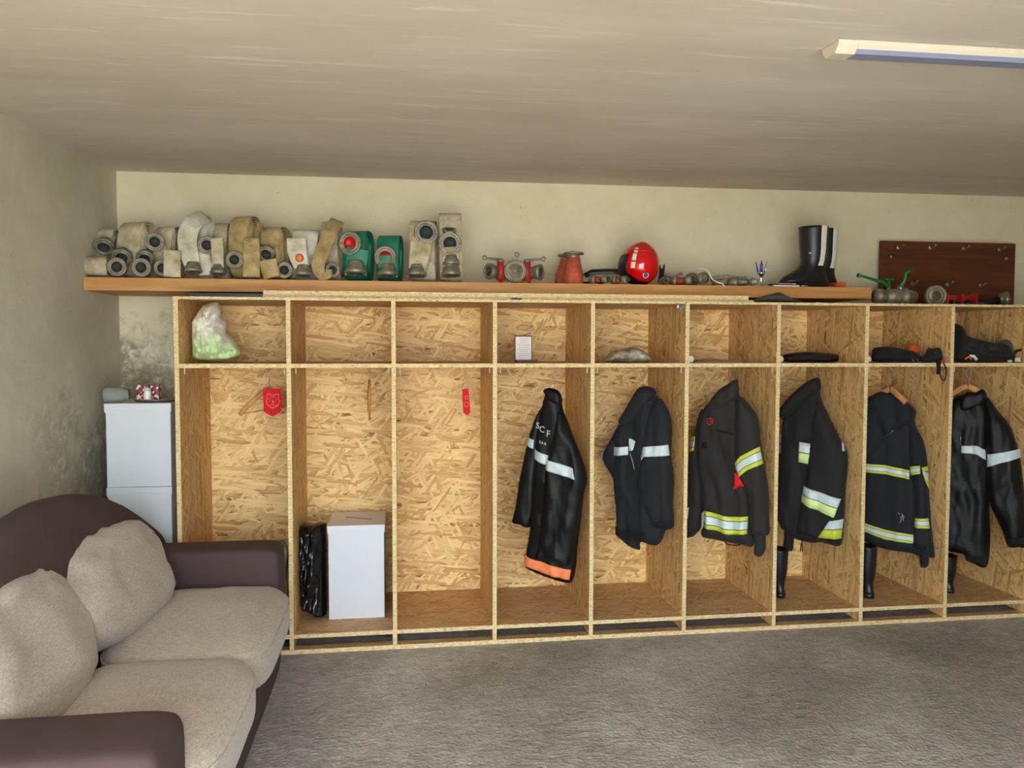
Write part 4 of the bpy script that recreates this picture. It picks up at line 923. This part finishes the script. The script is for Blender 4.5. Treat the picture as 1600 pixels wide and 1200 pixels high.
# ---------------------------------------------------------------- things in the upper cells
def blob(pts, y, ang, T, name, mat, label, cat, wd=.05, fold=.012, fs=(22, 18), seed=1., back=.7, zmin=None, gap=.009, parent=None, group=None, xr=(None, None)):
    p = Panel(at(pts[0][0], pts[0][1], y), ang, T, wd, fold, fs, seed, 0., back).outline(pts, .008).clampx(*xr)
    o = p.build(name, mat, parent, gap)
    if parent is None:
        if zmin is not None and o.location.z < zmin: o.location.z = zmin
        tag(o, label, cat, group)
    return o, p
SH = ZS+.0008; BS = ZBS+.0008
o, p = blob([(297, 514), (300, 503), (306, 494), (313, 483), (320, 476), (332, 472), (341, 472), (344, 478), (347, 486), (345, 493), (353, 504), (353, 519), (364, 529), (371, 540), (377, 550), (371, 558), (355, 563), (325, 565), (308, 562), (299, 553), (298, 536)], .16, .05, .085, 'plastic_bag', 'bag_white',
     'crumpled white plastic bag with pale green contents, in the top cell at left', 'bag', .07, .026, (30, 20), 2., .8, SH, .007, xr=(.03, None))
# certificate case
y = .22; a, c = at(804, 524, y), at(831, 562, y); ca = thing('certificate_case', 'open maroon case with a cream certificate, in a top cell above the leather coat', 'certificate', (a.x, y, SH))
b = MB(); b.box((a.x, y, SH), (c.x, y+.012, a.z), bev=.002); b.build('lid', 'maroon', ca)
b = MB(); b.box((a.x+.002, y-.085, SH), (c.x+.018, y-.001, SH+.014), bev=.003); b.build('base', 'maroon', ca)
b = MB(); b.box((a.x+.006, y-.002, SH+.014), (c.x-.004, y+.001, a.z-.007)); pg = b.build('certificate', 'paper_white', ca)
b = MB()
for k in range(9):
    z = a.z-.018-(a.z-SH-.05)*k/8.5; w_ = (c.x-a.x)*(.22 if k < 2 else (.30, .34, .26, .36)[k % 4]); xm = (a.x+c.x)/2+.002
    b.box((xm-w_, y-.003, z-.0012), (xm+w_, y-.0015, z+.0012))
b.build('printed_lines', 'rope_grey', pg)
b = MB(); b.tube([(a.x+.05, y+.008, a.z), (a.x+.07, y+.004, a.z+.008), (a.x+.085, y+.006, a.z+.012), (c.x-.006, y+.008, a.z+.008)], .0022, 6); b.build('ribbon', 'maroon', ca)
blob([(944, 565), (950, 556), (960, 548), (975, 545), (990, 543), (1004, 548), (1012, 556), (1016, 565), (995, 567), (965, 567)], .16, 0, .07, 'plastic_bag', 'bag_clear', 'flat clear plastic bag of papers, in the top cell above the navy jacket', 'bag', .04, .012, (30, 30), 3., 1., SH, .007)
y = .12; a, c = at(1088, 565, y), at(1160, 565, y); b = MB(); b.box((a.x, .10, SH), (c.x, .36, SH+.006), bev=.001, rot=Matrix.Rotation(-.12, 3, 'Z')); b.box((a.x+.02, .12, SH+.0062), (c.x-.01, .38, SH+.012), bev=.001, rot=Matrix.Rotation(.1, 3, 'Z'))
tag(b.build('paper_folder', 'paper_brown'), 'flat brown paper folder lying in the top cell above the charcoal coat', 'folder')
for u, v, bay, lb in ((1079, 560, 5, 'white-ended black roll at the left of the cell with the brown folder'), (1219, 561, 6, 'white-ended black roll at the left of the cell with the long black pouch'), (1356, 562, 7, 'white-ended black roll beside the orange cloth in the top cells')):
    c = at(u, v, .05); x = max(divx[bay]+T+.018, c.x); h = thing('rolled_belt', lb, 'belt', (x, .06, SH), 'white ended rolls in the cells')
    b = MB(); b.lathe([(0, 0), (.017, 0), (.019, .012), (.019, .05), (0, .05)], (x+.001, .045, SH+.0195), (0, 1, 0), 18); b.build('roll_end', 'paper_white', h)
    b = MB(); b.lathe([(0, .051), (.020, .051), (.021, .16), (0, .16)], (x+.002, .045, SH+.0215), (.08, 1, 0), 18); b.build('roll', 'rubber_black', h)
blob([(1226, 567), (1228, 556), (1245, 553), (1265, 552), (1285, 553), (1304, 555), (1307, 562), (1303, 568), (1265, 568)], .12, 0, .05, 'long_pouch', 'rubber_black', 'long black leather pouch lying in the top cell above the scuffed black coat', 'pouch', .02, .004, (14, 14), 4., 1.2, SH, .008)
o, p = blob([(1364, 568), (1363, 555), (1366, 547), (1385, 545), (1405, 547), (1425, 552), (1434, 558), (1437, 568), (1400, 569)], .16, -.1, .06, 'folded_clothing', 'cloth_black', 'folded black clothing with fine white stripes, in the cell over the hooded navy coat', 'clothing', .03, .008, (20, 24), 5., .4, SH, .008)
for k, pl in enumerate(([(1409, 550), (1414, 556), (1417, 564)], [(1417, 551), (1421, 557), (1423, 563)], [(1423, 553), (1426, 558), (1427, 563)])): 
    q = [p.P(p.px(*z), p.h(p.px(*z), p.dist(p.px(*z)))+.002) for z in pl]; b = MB(); b.tube(q, .0014, 5); b.build('white_stripe', 'tape_silver', o)
blob([(1412, 550), (1415, 540), (1424, 537), (1432, 540), (1441, 539), (1441, 550), (1436, 560), (1424, 562), (1416, 557)], .215, 0, .025, 'safety_vest', 'orange_cloth', 'crumpled orange cloth behind the folded black clothing', 'cloth', .03, .012, (30, 30), 6., .4, SH, .008, xr=(None, 3.965))
o, p = blob([(1436, 564), (1444, 556), (1450, 546), (1458, 547), (1466, 545), (1469, 555), (1467, 566), (1455, 568), (1444, 568)], .06, -.1, .05, 'tool_pouch', 'cloth_black', 'black pouch with straps hanging over the shelf edge, right of the orange cloth', 'pouch', .03, .008, (26, 26), 7., .1, SH, .007)
b = MB(); b.strap([at(1465, 560, .02), at(1466, 566, -.004), at(1467, 576, -.008), at(1466, 585, -.008)], .022, .006, (1, 0, 0)); b.build('strap', 'velcro_black', o)
b = MB(); P = [at(1473+5*math.cos(a)+1.2*math.sin(a), 580+14*math.sin(a), -.008) for a in [2*PI*i/20 for i in range(20)]]; b.tube(P, .0032, 6, closed=True); b.build('loop', 'velcro_black', o)
b = MB(); b.lathe([(0, 0), (.010, 0), (.010, .008), (0, .008)], at(1472, 564, -.006), (0, -1, 0), 12); b.build('red_clip', 'cap_red', o)
o, p = blob([(1490, 569), (1488, 540), (1490, 512), (1496, 514), (1502, 525), (1510, 531), (1530, 536), (1550, 541), (1562, 541), (1572, 552), (1576, 562), (1574, 569), (1535, 570)], .12, -.1, .09, 'safety_harness', 'cloth_black', 'heap of black harness webbing with a round handle, in the top cell at right', 'harness', .05, .016, (18, 18), 8., .9, SH, .009, xr=(4.028, 4.49))
b = MB(); P = [at(1571+9*math.cos(a), 546+13*math.sin(a), .10) for a in [2*PI*i/20 for i in range(20)]]; b.tube(P, .011, 8, closed=True); b.build('handle_loop', 'grey_cloth', o)
for pl, m, r_ in (([(1508, 561), (1514, 557), (1517, 562)], 'orange_cloth', .006), ([(1516, 556), (1522, 557), (1526, 562)], 'paper_white', .008)):
    b = MB(); b.tube([at(u, v, .02) for u, v in pl], r_, 7); b.build('cord_end', m, o)
a = at(1578, 558, .05); b = MB(); b.box((a.x-.008, .05, SH+.001), (a.x+.014, .06, SH+.036), bev=.002); b.build('white_tag', 'paper_white', o)
b = MB(); b.box((a.x+.034, .05, SH+.004), (a.x+.066, .056, SH+.026), bev=.002); b.build('white_tag', 'paper_white', o)
b = MB(); P = [at(u, v, .085) for u, v in ((1585, 561), (1584, 555), (1588, 549), (1593, 547), (1597, 547))]; b.tube(P, .007, 8); P = [at(u, v, .085) for u, v in ((1584, 561), (1592, 561.5), (1597, 561))]; b.tube(P, .005, 8)
tag(b.build('carry_handle', 'rubber_black'), 'black carry handle of a case at the right picture edge, top cell', 'handle')

# ---------------------------------------------------------------- pennants and empty hangers
def pennant(pts, y, name, label, emblem, string, tassel):
    p = Panel(at(pts[0][0], pts[0][1], y), 0, .0015, .004, 0, (1, 1), 0, 0, 1.).outline(pts, .01, False)
    h = thing(name, label, 'pennant', at(pts[0][0], pts[0][1], y), 'small red pennants')
    q = [p.px(*z) for z in pts]; b = MB(); b.prism([(p.P(z, 0).x, z[1]) for z in q], y-.0015, y+.0015); b.build('cloth', 'felt_red', h)
    for pl, m in emblem: b = MB(); b.tube([at(u, v, y-.003) for u, v in pl], .0011, 5); b.build('emblem', m, h)
    for pl in string: b = MB(); b.tube([at(u, v, y) for u, v in pl], .0011, 5); b.build('string', 'rope_grey', h)
    for pl in tassel: b = MB(); b.tube([at(u, v, y) for u, v in pl], [.004, .0055, .004][:len(pl)], 8); b.build('tassel', 'thread_gold', h)
yp = .30
pennant([(411, 607), (440, 607), (440, 642), (426, 651), (412, 643)], yp, 'pennant', 'wide red shield pennant with a gold crest, in the first bay', [
    ([(417, 617), (420, 615), (423, 617), (430, 617), (433, 615), (436, 617), (435, 622), (437, 627), (434, 634), (426, 638), (419, 634), (416, 627), (418, 622), (417, 617)], 'thread_pink'),
    ([(422, 620), (430, 620)], 'thread_pink'), ([(426, 625), (427, 630)], 'thread_gold'), ([(425, 629), (428, 627)], 'thread_gold'), ([(420, 623), (422, 624)], 'thread_pink'), ([(431, 624), (433, 623)], 'thread_pink'), ([(419, 634), (426, 632), (434, 634)], 'thread_pink')],
    [[(412, 607), (420, 597), (421, 590)], [(440, 607), (425, 597), (421, 590)]], [])
pennant([(722, 608), (732, 607), (735, 643), (731, 650), (724, 645)], yp, 'pennant', 'narrow red pennant with a gold tassel, hanging by strings in the third bay', [
    ([(727, 618), (731, 619), (731, 624), (727, 624), (727, 618)], 'thread_gold'), ([(726, 628), (732, 629), (731, 634), (728, 637), (726, 633), (726, 628)], 'thread_gold')],
    [[(722, 608), (725, 592), (727, 578)], [(732, 607), (730, 592), (727, 578)]], [[(730, 648), (730, 653), (729, 658)]])
p0 = at(421, 585, yp+.04); 
def empty_hanger(u, y, vn, ends, label):
    n_ = at(u, vn, y); x = n_.x; zt = ZS-.02; b = MB(); b.tube([(x, y, zt), (x, y, zt-.014), (x, y+.008, zt-.022), (x, y, zt-.030), (x, y-.008, zt-.022)], .0014, 6); b.build('hook', 'steel_bright', unit)
    h = thing('coat_hanger', label, 'hanger', (x, y, n_.z), 'empty wooden hangers')
    b = MB(); b.tube([(x-.010, y, zt-.046), (x-.012, y, zt-.036), (x, y, zt-.0265), (x+.011, y, zt-.034), (x+.006, y, zt-.047), (x, y, zt-.056), (x, y, n_.z-.004)], .0017, 6); b.build('hook', 'steel', h)
    E = [at(*e) for e in ends]; b = MB()
    for e in E:
        d = (e-n_); b.strap([n_+Vector((d.x*t, d.y*t, d.z*t-(-.010*math.sin(PI*t)))) for t in [i/8 for i in range(9)]], .012, .022, Vector((0, 1, 0)) if abs(d.y) < .08 else Vector((1, 0, 0)), wl=[.010+.010*(1-abs(2*i/8-1)) for i in range(9)])
    b.build('shoulder_bar', 'hanger_wood', h)
    b = MB(); b.tube([E[0]+Vector((0, 0, .003)), E[1]+Vector((0, 0, .003))], .0035, 8); b.build('trouser_bar', 'hanger_wood', h)
empty_hanger(421, yp+.04, 606, [(374, 648, yp+.02), (445, 636, yp+.07)], 'empty wooden hanger tilted behind the wide red pennant')
empty_hanger(577, yp, 596, [(577.5, 655, yp-.17), (576, 640, yp+.2)], 'empty wooden hanger seen edge-on in the second bay')

# ---------------------------------------------------------------- things at the bottom of the bays
def ballot_box(a, c, y0, y1, z0, z1, label, group, slot, lid_h=.045, skew=.0):
    h = thing('ballot_box', label, 'ballot box', ((a+c)/2, y0, z0), group)
    b = MB(); b.box((a+.004, y0+.004, z0), (c-.004, y1-.004, z1-.002), bev=.003); b.build('body', 'white_sheet', h)
    b = MB(); b.box((a-.001, y0-.003, z1-lid_h), (c+.001, y1+.002, z1), bev=.003); ld = b.build('lid', 'white_sheet', h)
    b = MB(); b.box((a+.004, y0-.0055, z1-lid_h*1.0-.004), (c-.006, y0-.0031, z1-lid_h+.012), bev=.0008); b.build('lid_fold', 'white_sheet', ld)
    if slot: b = MB(); b.box((a+.07, (y0+y1)/2-.004, z1), (c-.06, (y0+y1)/2+.004, z1+.0008), rot=Matrix.Rotation(-.45, 3, 'Z')); b.build('slot', 'dark_hole', ld)
    return h
q0, q1 = atz(513, 968, ZBS), atz(602, 966, ZBS); yf = (q0.y+q1.y)/2; zt = at(513, 822, yf).z; yk = atz(535, 790, zt).y
ballot_box(q0.x, q1.x, yf, min(yk, yf+.34), BS, zt, 'white ballot box with a slot in its lid, standing in the second bay', None, True, .04)
o, p = blob([(470, 822), (478, 816), (490, 818), (502, 815), (512, 822), (522, 840), (524, 900), (522, 950), (513, 960), (500, 962), (485, 955), (473, 948), (469, 920), (471, 880), (468, 850)], .26, -.25, .075, 'bin_bag', 'bin_bag', 'full black bin bag squeezed beside the ballot box', 'bag', .05, .014, (34, 7), 9., .8, BS, .008, xr=(.527, .655))
o, p = blob([(434, 848), (441, 843), (447, 850), (451, 866), (449, 900), (451, 930), (447, 950), (438, 955), (428, 950), (424, 900), (428, 865)], .13, 0, .045, 'plastic_bag', 'bag_clear', 'greyish plastic bag standing between the sofa arm and the second bay', 'bag', .04, .014, (22, 12), 10., .8, BS, .009)
b = p = None
yb0 = .125; q0, q1 = at(163, 640, yb0), at(267, 640, yb0); zt = at(215, 630, yb0).z; Hb = (zt-.004)/3
for k, lb in enumerate(('white box at the floor, lowest of the corner stack behind the sofa', 'white box in the middle of the corner stack behind the sofa', 'white box on top of the corner stack, carrying the mug')):
    ballot_box(q0.x+.003*(k % 2), min(q1.x, -.052)-.002*(k % 2), yb0, .44, .001+k*(Hb+.001), .001+k*(Hb+.001)+Hb, lb, 'stack of white boxes in the corner', False, .042)
ZW = .001+2*(Hb+.001)+Hb+.0008
x0_, x1_ = at(196, 628, .24).x, -.045
b = MB(); b.lathe([(0, .004), (.106, .004), (.114, .011), (.116, .012), (.117, .010), (.107, 0), (0, 0)], ((x0_+x1_)/2+.008, .295, ZW), seg=40, sq=1.0)
tag(b.build('tray', 'steel'), 'shallow grey tray on the white box stack', 'tray'); ZTR = ZW+.0048
c = at(231, 622, .24); h = thing('spice_jar', 'small white jar in front of the patterned tin', 'jar', (c.x, .22, ZTR), None)
b = MB(); b.lathe([(0, 0), (.017, 0), (.0185, .006), (.018, .034), (.014, .046), (.0135, .05), (0, .05)], (c.x, .235, ZTR), seg=24); b.build('jar_body', 'white_plastic', h)
b = MB(); b.lathe([(0, .05), (.0155, .05), (.0155, .062), (0, .064)], (c.x, .235, ZTR), seg=20); b.build('lid', 'white_sheet', h)
a = at(216, 622, .30); c = at(249, 622, .30); b = MB(); zt = at(230, 601, .3).z
b.box((a.x, .27, ZTR), (a.x+.06, .33, zt), bev=.006); b.box((a.x+.0015, .268, zt-.016), (a.x+.0585, .2705, zt-.008)); tag(b.build('patterned_tin', 'patterned_mug'), 'maroon and white patterned tin standing on the tray, left of its twin', 'tin', 'patterned tins on the tray')
b = MB(); b.box((a.x+.063, .28, ZTR), (c.x+.003, .33, zt), bev=.005); tag(b.build('patterned_tin', 'patterned_mug'), 'maroon and white patterned tin nearest the locker side', 'tin', 'patterned tins on the tray')
c = at(178, 618, .26); h = thing('glass_jar', 'milky glass jar lying on its side on the white box stack', 'jar', (c.x, .26, ZW))
b = MB(); rj = .038; b.lathe([(0, -.01), (rj*.8, -.01), (rj, 0), (rj, .055), (rj*.9, .08), (rj*.7, .09), (rj*.7, .105), (0, .105)], (c.x-.018, .20, ZW+rj+.0005), (1, .12, 0), 28); b.build('jar_body', 'glass_milky', h)
# boots standing in the bays
for u, v, y, x0b, lb in ((1226, 930, .20, 6, 'black boot under the scuffed black coat with lime bands'), (1366, 934, .12, 7, 'black boot under the hooded navy coat'), (1492, 927, .15, 8, 'black boot under the heavy leather coat at right')):
    c = at(u, v, y); c.z = BS; xx = max(c.x-.01, divx[x0b]+T+.068)
    boot('rubber_boot', lb, (xx, y+.07, BS), PI/2+.12, (.27 if x0b == 6 else .29) if x0b < 8 else .21, .26, 'boots standing in the bays', None, .064)

# ---------------------------------------------------------------- sofa
sofa = thing('sofa', 'two-seat sofa in brown fabric with beige linen cushions and a humped back', 'sofa', (.1, -1.06, 0))
CY = -1.06; YE = 1.03
def sup(n, p):
    m = (abs(p[0])**n+abs(p[1])**n+abs(p[2])**n)**(-1/n); return Vector(p)*m
def superbox(c, half, n=5, div=14, rot=None, fn=None):
    """rounded cushion body: subdivided cube pushed onto a superellipsoid, then shaped by fn"""
    t = bmesh.new(); bmesh.ops.create_cube(t, size=2); bmesh.ops.subdivide_edges(t, edges=t.edges[:], cuts=div, use_grid_fill=True)
    for v in t.verts:
        q = sup(n, tuple(math.copysign(math.sin(abs(x)*PI/2)**.85, x) for x in v.co)); u = q.copy()
        p = Vector((q.x*half[0], q.y*half[1], q.z*half[2]))
        if fn: p = fn(u, p)
        v.co = Vector(c)+((rot @ p) if rot is not None else p)
    for f in t.faces: f.smooth = True
    b = MB(); b.merge(t); return b
b = MB()
b.b.free(); b = superbox((.105, CY, .135), (.385, YE-.02, .135), 12, 14); b.build('base', 'sofa_brown', sofa)
# camel back
def crest(y):
    t = abs(y-CY)
    pts = [(0, .985), (.24, .965), (.42, .925), (.62, .85), (.80, .76), (.92, .69), (1.03, .625)]
    for (a, za), (c, zc) in zip(pts, pts[1:]):
        if t <= c: f = (t-a)/(c-a); return za+(zc-za)*f
    return .625
b = MB(); secs = []; nst = 48
for i in range(nst+1):
    y = CY-YE+2*YE*i/nst; zc = (crest(y-.04)+crest(y)+crest(y+.04))/3; xf = -.10+.06*min(1, (abs(y-CY)/1.0)**2)
    inset = .02*max(0, (abs(y-CY)-(YE-.05))/.05)
    pf = [(.0, .10), (-.02, .30), (min(-.03, xf+.02), zc-.22), (xf+.002, zc-.10), (xf-.008, zc-.035), (xf-.03, zc-.008), (xf-.07, zc), (xf-.12, zc-.006), (xf-.155, zc-.03), (xf-.17, zc-.08), (xf-.19, .30), (xf-.18, .10)]
    secs.append([b.b.verts.new((x, y, z-inset)) for x, z in pf])
for A, B in zip(secs, secs[1:]):
    for k in range(len(A)): j = (k+1) % len(A); b.b.faces.new([A[k], A[j], B[j], B[k]]).smooth = True
b.b.faces.new(secs[0]); b.b.faces.new(list(reversed(secs[-1]))); b.build('backrest', 'sofa_brown', sofa, sub=1)
for ya, yb_ in ((-.26, -.035), (-2.09, -1.83)):
    o = superbox((.095, (ya+yb_)/2, .315), (.395, (yb_-ya)/2, .268), 14, 14, fn=lambda u, p: p+Vector((0, 0, .006*(1-u.y**2)))).build('arm', 'sofa_brown', sofa)
    yi = ya+.012 if ya > -1 else yb_-.012
b = MB(); b.tube([(-.25, -1.925, .5835), (.0, -1.915, .5845), (.2, -1.91, .5845), (.33, -1.905, .5845), (.40, -1.905, .583)], .0016, 6); b.build('arm_seam', 'dark_piping', sofa)
def seat(ya, yb_, seed):
    c = Vector((.262, (ya+yb_)/2, .345)); hf = (.298, (yb_-ya)/2+.004, .095)
    def fn(u, p):
        p = p.copy(); k = max(0, u.z)
        p.z += .028*k*(1-u.x**2*.6)*(1-u.y**2)+.008*fbm(Vector((p.x*3, p.y*3, seed)), 3)*k
        p.z += .0035*fbm(Vector((p.x*9, p.y*14, seed+3)), 3)
        if p.x > .2: p.z -= (p.x-.2)*.18
        return p
    o = superbox(c, hf, 5, 22, fn=fn).build('seat_cushion', 'sofa_linen', sofa)
    for zz in (.55,):
        b = MB(); P = []
        for i in range(64):
            a = 2*PI*i/64; e = 2/5.5; x = math.copysign(abs(math.cos(a))**e, math.cos(a)); y = math.copysign(abs(math.sin(a))**e, math.sin(a))
            u = Vector((x, y, 0)); u = sup(5, (x, y, zz)); p = fn(u, Vector((u.x*hf[0], u.y*hf[1], u.z*hf[2]))); p = Vector((p.x*1.004, p.y*1.003, p.z)); P.append(c+p)
        b.tube(P, .0042, 7, closed=True); b.build('piping', 'sofa_linen', o)
seat(-1.085, -.245, 1.); seat(-1.855, -1.087, 5.)
def pillow(c, half, lean, yaw, roll, seed):
    rot = Matrix.Rotation(yaw, 3, 'Z') @ Matrix.Rotation(lean, 3, 'Y') @ Matrix.Rotation(roll, 3, 'X')
    def fn(u, p):
        p = p.copy(); r2 = min(1, (u.y**2+u.z**2)*.5)
        p.x *= 1.12-.5*(u.y*u.z)**2
        s = Vector((p.y*6+seed, p.z*10, seed))
        p.x += (.020*fbm(s, 3)+.007*math.sin(p.z*60+5*fbm(Vector((p.y*6, p.z*4, seed)), 2))*max(0, u.z)**1.2)*(1 if u.x > 0 else .2)
        p.z += .014*fbm(Vector((p.y*4, seed, 2)), 2)*u.z; p.y += .012*fbm(Vector((p.z*4, seed, 5)), 2)*u.y
        if u.z < 0: p.x += .02*(-u.z)
        return p
    o = superbox(c, half, 3.9, 26, rot, fn).build('back_cushion', 'sofa_linen', sofa)
pillow((-.11, -.73, .588), (.14, .42, .21), -.42, -.04, -.06, 1.)
pillow((-.11, -1.48, .60), (.12, .39, .225), -.42, .03, .0, 6.)

# ---------------------------------------------------------------- ceiling batten lamp
e0, e1 = Vector((2.256, -1.838, 2.366)), Vector((2.248, -1.745, 2.37))
ya, yz = e0.y, e1.y; x0 = (e0.x+e1.x)/2; zl = ceil_z(x0, (ya+yz)/2)
lamp = thing('ceiling_batten', 'long cream ceiling batten lamp, unlit, with a pale blue diffuser', 'lamp', (x0+.7, (ya+yz)/2, zl-.06))
def bprof(s): return [(ya+.0, -.0015), (ya+.003, -.012*s), (ya+.022, -.032*s), (yz-.022, -.032*s), (yz-.003, -.012*s), (yz, -.0015)]
def bpiece(xa_, xb_, s, nm, mt, keep=None):
    b = MB(); pf = bprof(s); A = [b.b.verts.new((xa_, y, ceil_z(xa_, y)+z)) for y, z in pf]; B = [b.b.verts.new((xb_, y, ceil_z(xb_, y)+z)) for y, z in pf]
    for k in range(6): j = (k+1) % 6; b.b.faces.new([A[k], A[j], B[j], B[k]])
    b.b.faces.new(A); b.b.faces.new(list(reversed(B))); return b.build(nm, mt, lamp)
bpiece(x0, x0+.06, 1.05, 'end_cap', 'batten_cream'); bpiece(x0+1.30, x0+1.36, 1.05, 'end_cap', 'batten_cream'); bpiece(x0+.0601, x0+1.2999, 1.0, 'diffuser', 'batten_diffuser')
b = MB(); pf = [(ya-.001, -.001), (ya+.001, -.013), (ya+.009, -.0225), (ya+.010, -.019), (ya+.004, -.001)]
A = [b.b.verts.new((x0+.06, y, ceil_z(x0, y)+z)) for y, z in pf]; B = [b.b.verts.new((x0+1.3, y, ceil_z(x0+1.3, y)+z)) for y, z in pf]
for k in range(5): j = (k+1) % 5; b.b.faces.new([A[k], A[j], B[j], B[k]])
b.build('side_rail', 'batten_cream', lamp)
